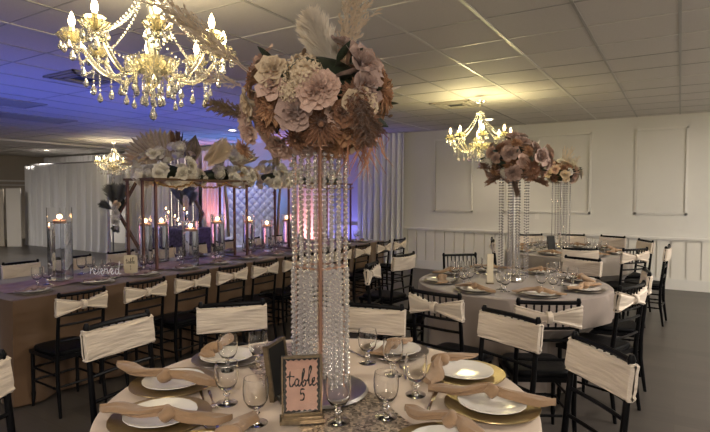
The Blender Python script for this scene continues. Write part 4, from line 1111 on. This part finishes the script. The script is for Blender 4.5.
# ---------------------------------------------------------------- chandeliers
def chandelier(loc, label, e=30, col=(1, .84, .52)):
    t = empty('crystal_chandelier', loc, 0, label, 'chandelier')      # z = cup level
    top = CH-loc[2]
    MB().lathe([(.0001, top-.03), (.03, top-.03), (.065, top-.012), (.07, top-.001), (.0001, top-.001)], 24).build('canopy', M['silver'], t)
    ch = MB(); z = .36
    while z < top-.03:
        ch.lathe([(.007, -.001), (.009, 0), (.007, .001)], 8, (0, 0, z)); ch.tube([(.006, 0, z-.01), (.006, 0, z+.012)], .0015, 5); ch.tube([(-.006, 0, z-.01), (-.006, 0, z+.012)], .0015, 5); z += .022
    ch.build('chain', M['silver'], t)
    MB().lathe([(.006, .36), (.02, .345), (.055, .33), (.058, .325), (.03, .315), (.014, .30), (.02, .27), (.03, .24), (.018, .21), (.012, .16), (.022, .13), (.034, .08), (.03, .03), (.018, -.02), (.045, -.06), (.02, -.10), (.0001, -.10)], 20).build('column', M['ch_glass'], t)
    MB().lathe([(.0001, -.13), (.05, -.125), (.09, -.105), (.12, -.075), (.135, -.05), (.128, -.05), (.11, -.075), (.08, -.098), (.0001, -.11)], 40, ripple=lambda a, j: 1+.05*math.cos(a*20)).build('bowl', M['ch_glass'], t)
    MB().lathe([(.0001, -.26), (.012, -.25), (.02, -.23), (.01, -.20), (.03, -.17), (.05, -.14), (.0001, -.13)], 20).build('finial', M['ch_glass'], t)
    arm = MB(); pts = []
    for k in range(17):
        u = k/16; r_ = .05+.31*u; z_ = -.05-.115*math.sin(min(1, u*1.15)*PI*.95)**1.0+.03*u+.06*max(0, u-.75)
        pts.append((r_, 0, z_))
    pts += [(.372, 0, -.015), (.372, 0, .0)]
    arm.tube(pts, .0125, 10)
    arm_m = arm.mesh('arm', M['ch_glass'])
    cup = MB().lathe([(.0001, -.004), (.022, -.002), (.045, .012), (.058, .030), (.053, .030), (.040, .017), (.02, .006), (.0001, .005)], 30, ripple=lambda a, j: 1+.08*math.cos(a*10)*(j in (2, 3, 4, 5)))
    cup.lathe([(.012, .004), (.03, .036), (.04, .052), (.036, .052), (.02, .036), (.010, .012)], 24, ripple=lambda a, j: 1+.10*math.cos(a*8)); cup_m = cup.mesh('drip_cup', M['ch_glass'])
    slv_m = MB().lathe([(.0115, .006), (.0115, .075), (.0001, .075)], 14).mesh('candle_sleeve', M['sleeve'])
    bl_m = MB().lathe([(.0001, .075), (.009, .078), (.0155, .094), (.0165, .105), (.012, .125), (.005, .143), (.0001, .152)], 14).mesh('bulb', M['bulb'])
    def drop(mb, x, y, z, s=1.):
        mb.lathe([(.0002, 0), (.0045*s, -.004*s), (.0055*s, -.009*s), (.0045*s, -.014*s), (.0002, -.018*s)], 6, (x, y, z))
        mb.lathe([(.0002, -.020*s), (.004*s, -.026*s), (.011*s, -.043*s), (.0135*s, -.053*s), (.010*s, -.064*s), (.0002, -.070*s)], 8, (x, y, z))
    dr_m = MB()
    for k in range(6):
        a = k*PI/3+.3; drop(dr_m, .052*math.cos(a), .052*math.sin(a), .022, 1.0)
    drop(dr_m, 0, 0, -.01, 1.2); dr_mesh = dr_m.mesh('crystal_drops', M['ch_drop'], False)
    swag = MB()
    for k in range(22):
        u = (k+.5)/22; r_ = .045+.30*u; z_ = .33-.33*u**.62-.02*math.sin(u*PI); swag.sph((r_, 0, z_), .0075, 7, 4)
    sw_m = swag.mesh('bead_strand', M['ch_drop'], False)
    cr_ = R(45)
    sw2 = MB()
    for k in range(15):
        u = (k+.5)/15; a = cr_*u; sw2.sph((.345*math.cos(a), .345*math.sin(a), -.02-.10*math.sin(u*PI)), .0065, 7, 4)
    drop(sw2, .345*math.cos(cr_/2), .345*math.sin(cr_/2), -.125, 1.)
    sw2_m = sw2.mesh('bead_swag', M['ch_drop'], False)
    lo5 = MB()
    for j in range(5): lo5.sph((0, 0, -.0125*j), .0055, 6, 4)
    lo5.tube([(0, 0, 0), (0, 0, -.07)], .001, 4); drop(lo5, 0, 0, -.062, 1.12); lo5 = lo5.mesh('crystal_drop', M['ch_drop'], False)
    for k in range(16):
        a = k*PI/8+.1; rr = .20+.09*(k % 2); link('crystal_drop', lo5, t, loc=(rr*math.cos(a), rr*math.sin(a), -.13))
    for k in range(8):
        a = k*PI/4+.2
        for rr, zz in ((.125, -.06), (.085, -.10), (.05, -.15)):
            link('crystal_drop', lo5, t, loc=(rr*math.cos(a), rr*math.sin(a), zz)); a += .35
    lw = MB(); drop(lw, 0, 0, -.262, 1.5); lw.build('crystal_drop', M['ch_drop'], t, False)
    cup_low = MB().lathe([(.0001, -.004), (.020, -.002), (.04, .010), (.048, .022), (.043, .022), (.034, .014), (.0001, .005)], 24, ripple=lambda a, j: 1+.08*math.cos(a*8)).mesh('drip_cup', M['ch_glass'])
    for k in range(8):
        a = k*PI/4+R(12)
        A_ = link('arm', arm_m, t, rot=(0, 0, a)); x = (.372, 0, 0)
        link('drip_cup', cup_m, A_, loc=x, scale=(1.2, 1.2, 1.15)); link('candle_sleeve', slv_m, A_, loc=x); link('bulb', bl_m, A_, loc=x); link('crystal_drops', dr_mesh, A_, loc=x)
        link('bead_strand', sw_m, t, rot=(0, 0, a)); link('bead_swag', sw2_m, t, rot=(0, 0, a))
    for k in range(3):
        a = k*2*PI/3+.5; light('chandelier_glow', 'POINT', (loc[0]+.30*math.cos(a), loc[1]+.30*math.sin(a), loc[2]+.17), e/3, col, .12)
    TREE[t.name] = [(c, kids(c)) for c in kids(t)]
    return t
ca = chandelier((-2.38, 1.79, 2.27), 'large lit crystal chandelier hanging at the upper left, nearest the camera', 26)
def chdup(loc, label, e, col=(1, .84, .52)):
    d = dup(ca, loc, .2, label)
    for k in range(3):
        a = k*2*PI/3+.5; light('chandelier_glow', 'POINT', (loc[0]+.30*math.cos(a), loc[1]+.30*math.sin(a), loc[2]+.17), e/3, col, .12)
    return d
chdup((-2.17, 6.47, 2.20), 'lit crystal chandelier over the right side tables in front of the white wall', 27, (1, .85, .42))
p3_ = ond(114, 160, 12.2)
chdup((p3_.x, p3_.y, 2.22), 'small distant lit crystal chandelier in front of the left drapes', 16)

# ---------------------------------------------------------------- head table zone
ht = rectcloth(-9.9, -8.75, 7.35, 8.05, .76, M['plumfab'], 9)
tag(ht.build('tablecloth', M['plumfab']), 'dark plum ruffled cloth on the distant head table', 'tablecloth')
t = empty('head_table', (-9.32, 7.7, 0), 0, 'distant sweetheart table under the plum ruffled cloth', 'table')
MB().box((0, 0, .735), (1.08, .62, .025)).build('tabletop', M['black'], t, False)
for sx_ in (-1, 1):
    for sy in (-1, 1): MB().tube([(sx_*.5, sy*.27, 0), (sx_*.5, sy*.27, .722)], .015).build('leg', M['vent'], t)
# vase of dark grasses
vz = empty('plume_vase', (-9.25, 7.75, .762), 0, 'dark vase of grey plumes and a white feather on the head table', 'vase')
MB().lathe([(.0001, 0), (.05, 0), (.06, .08), (.035, .22), (.045, .30), (.0001, .30)], 20).build('vase', M['blackmat'], vz)
FM['plume_dark'] = plume(8, 1, .18, 700, fl=.26).mesh('grey_plume', mat('charcoal_plume', (.22, .22, .20), .9))
for k, (ax, l) in enumerate((((-.25, -.1, 1), .75), ((.15, 0, 1), .8), ((-.05, .1, 1), .9), ((-.4, .1, .8), .6), ((.3, .1, .9), .55))): put(vz, 'plume_dark', 'grey_plume', (0, 0, .28), ax, l, k)
put(vz, 'plume_cream', 'white_feather', (0, 0, .28), (.45, -.3, .75), .5, 0, 'white feather')
# small votives on the head table
for k in range(7):
    x = -9.75+.15*k; z = .762+(.0)
    v_ = empty('votive_candle', (x, 7.45+.05*(k % 2), z), 0, 'lit votive candle on a short glass holder on the head table', 'candle', 'votive candles on the head table')
    hh = .12+.08*((k*3) % 4)
    MB().lathe([(.0001, 0), (.03, 0), (.012, .01), (.012, hh), (.03, hh+.01), (.034, hh+.06), (.03, hh+.06), (.026, hh+.015), (.0001, hh+.012)], 16).build('holder', M['glass'], v_)
    MB().lathe([(.0001, hh+.016), (.02, hh+.016), (.02, hh+.035), (.0001, hh+.035)], 12).build('wax', M['sleeve'], v_)
    MB().lathe([(.0001, hh+.036), (.010, hh+.05), (.006, hh+.075), (.0001, hh+.09)], 8).build('flame', M['flame'], v_)
# throne
tv = ond(253, 215, 10.9)
th = empty('throne_loveseat', (tv.x, tv.y, 0), R(38), 'white button tufted throne loveseat with bronze side frames', 'loveseat')
def tuf(u, v):
    x = (u-.5)*.92*(1+.10*v); z = .42+v*1.20; a = (x*20.0); b2 = z*18.0
    d = .035*(abs(math.sin(a+b2))*abs(math.sin(a-b2)))**.5
    return Vector((x, -d-.02*math.sin(v*PI), z+.05*math.cos((u-.5)*PI)*v))
bk = MB().grid(tuf, 150, 170); bk.build('tufted_back', M['tuft'], th)
bt = MB()
for i in range(-6, 7):
    for j in range(0, 10):
        X = (i+.5*(j % 2))*.1745*.5*2*.5*2; Zz = .44+j*.125*.98
        if abs(X) < .44: bt.sph((X*.98, -.014, Zz), .016, 6, 4)
bt.build('buttons', mat('grey_button', (.12, .12, .16), .4), th)
MB().box((0, .035, 1.0), (.92, .05, 1.14)).build('back_panel', M['copper'], th, False)
for s in (-1, 1): MB().tube([(s*.50, .0, 0), (s*.50, .0, .5), (s*.53, .0, 1.2), (s*.57, .02, 1.68)], .028, 8).build('side_frame', M['brass'], th)
sb_ = MB().box((0, -.28, .33), (.98, .56, .22)); sb_.build('seat', M['tuft'], th, False)
for s in (-1, 1):
    MB().box((s*.46, -.28, .52), (.10, .54, .18)).build('armrest', M['tuft'], th, False)
    MB().tube([(s*.44, -.5, .22), (s*.44, -.52, 0)], .02, 8).build('leg', M['brass'], th)
# hexagon arch
av = ond(119, 212, 12.7)
ar = empty('hexagon_arch', (av.x+.93, av.y+.49, 0), R(28), 'dark wooden hexagon arch with a flower spray on its left side', 'arch')
hx = MB(); HR = 1.05; cz = 1.0; pts = [(HR*math.cos(R(60*k)), 0, cz+.01+HR*math.sin(R(60*k))) for k in range(6)]
for k in range(6):
    a, b_ = Vector(pts[k]), Vector(pts[(k+1) % 6]); d = b_-a; mid = (a+b_)/2
    hx.box(mid, (d.length+.03, .09, .05), (0, -math.atan2(d.z, d.x), 0))
hx.build('wooden_frame', M['stem'], ar, False)
MB().box((0, .0, .04), (1.1, .30, .03)).build('base', M['stem'], ar, False)
p = Vector((-HR, -.06, 1.03))
sp_ = [('peony_white', (0, -.06, .12)), ('rose_white', (.04, -.08, .02)), ('hydrangea_white', (-.03, -.06, -.10)), ('rose_white', (.0, -.07, -.20)), ('rose_cream', (.05, -.05, .2))]
for i, (k, o_) in enumerate(sp_): put(ar, k, NMS[k.split('_')[0]], p+Vector(o_)+Vector((0, -.05, 0)), (-.2, -1, .1), .14, i)
for k, ax in enumerate(((.2, -.1, 1), (.0, -.1, 1), (-.3, -.1, .9), (.35, -.1, .9), (-.2, -.1, -1), (.1, -.1, -1), (-.5, -.2, .4))):
    put(ar, 'plume_dark' if k % 2 == 0 else 'leaf_dark', 'foliage', p, ax, (.7 if k < 4 else .45)*(1 if k % 2 == 0 else .6), k)
for k in range(4): put(ar, 'leaf_pale', 'ribbon_tail', p+Vector((0, -.05, -.1)), (-.1+.08*k, -.05, -1), .32, k)

# uplights
def uplight(x, y, aim, e, col, lens, label, spot=100, z=.12):
    t = empty('uplight', (x, y, 0), 0, label, 'uplight')
    MB().box((0, 0, .012), (.16, .10, .02)).build('bracket', M['blackmat'], t, False)
    MB().lathe([(.0001, .024), (.05, .024), (.065, .04), (.07, .095), (.062, .095), (.0001, .09)], 20).build('housing', M['blackmat'], t)
    MB().lathe([(.0001, .0925), (.058, .0925)], 20).build('lens', lens, t)
    light('uplight_beam', 'SPOT', (x, y, z), e, col, .05, aim, spot, .8)
BL = (.10, .16, 1.0); PK = (1, .28, .30)
uplight(-8.95, 9.1, (-8.9, 9.3, 2.75), 200, (.08, .30, 1), M['lensblue'], 'blue uplight on the floor behind the throne', 110)
uplight(-7.0, 9.0, (-6.95, 9.5, 2.2), 130, PK, M['lenspink'], 'pink uplight at the backdrop behind the crystals', 80)
uplight(-9.9, 8.95, (-9.9, 9.4, 2.2), 110, PK, M['lenspink'], 'pink uplight at the backdrop left of the throne', 70)
uplight(-6.1, 8.9, (-6.1, 9.6, 2.2), 60, (.22, .2, 1), M['lensblue'], 'blue uplight at the wall beside the cream curtain', 100)
uplight(-11.6, 8.8, (-11.4, 9.4, 2.2), 14, (.30, .28, 1), M['lensblue'], 'blue uplight at the lavender backdrop', 100)
uplight(-6.6, 3.3, (-6.9, 3.8, 2.75), 140, BL, M['lensblue'], 'blue uplight on the floor behind the long table', 135)
uplight(-6.7, 6.3, (-7.4, 6.3, 2.75), 105, BL, M['lensblue'], 'blue uplight on the floor before the head table', 135)
uplight(-6.3, .6, (-6.3, 1.6, 2.75), 90, BL, M['lensblue'], 'blue uplight on the floor beyond the left edge', 130)

# unseen light panels added at the ceiling to brighten the room and walls
def fill_panel(x, y, e, w_, col=(1, .94, .88)):
    t = troffer(x, y, .6, 1.2, 'added unseen fill light panel '+w_, True)
    light('fill_panel_beam', 'AREA', (x, y, CH-.03), e, col, .55, (x, y, 0), sizey=1.15)
for x, y, e, w_ in ((.9, -1.6, 90, 'right behind the camera'), (-3.0, -2.2, 50, 'left behind the camera'), (1.6, 4.0, 75, 'by the right wall'), (-13.5, 3.0, 120, 'over the empty floor at the far left'), (2.0, 7.2, 45, 'over the far right corner')): fill_panel(x, y, e, w_)
w = bpy.data.worlds.new('world'); sc.world = w; w.use_nodes = True
w.node_tree.nodes['Background'].inputs[0].default_value = (.3, .3, .4, 1); w.node_tree.nodes['Background'].inputs[1].default_value = .1
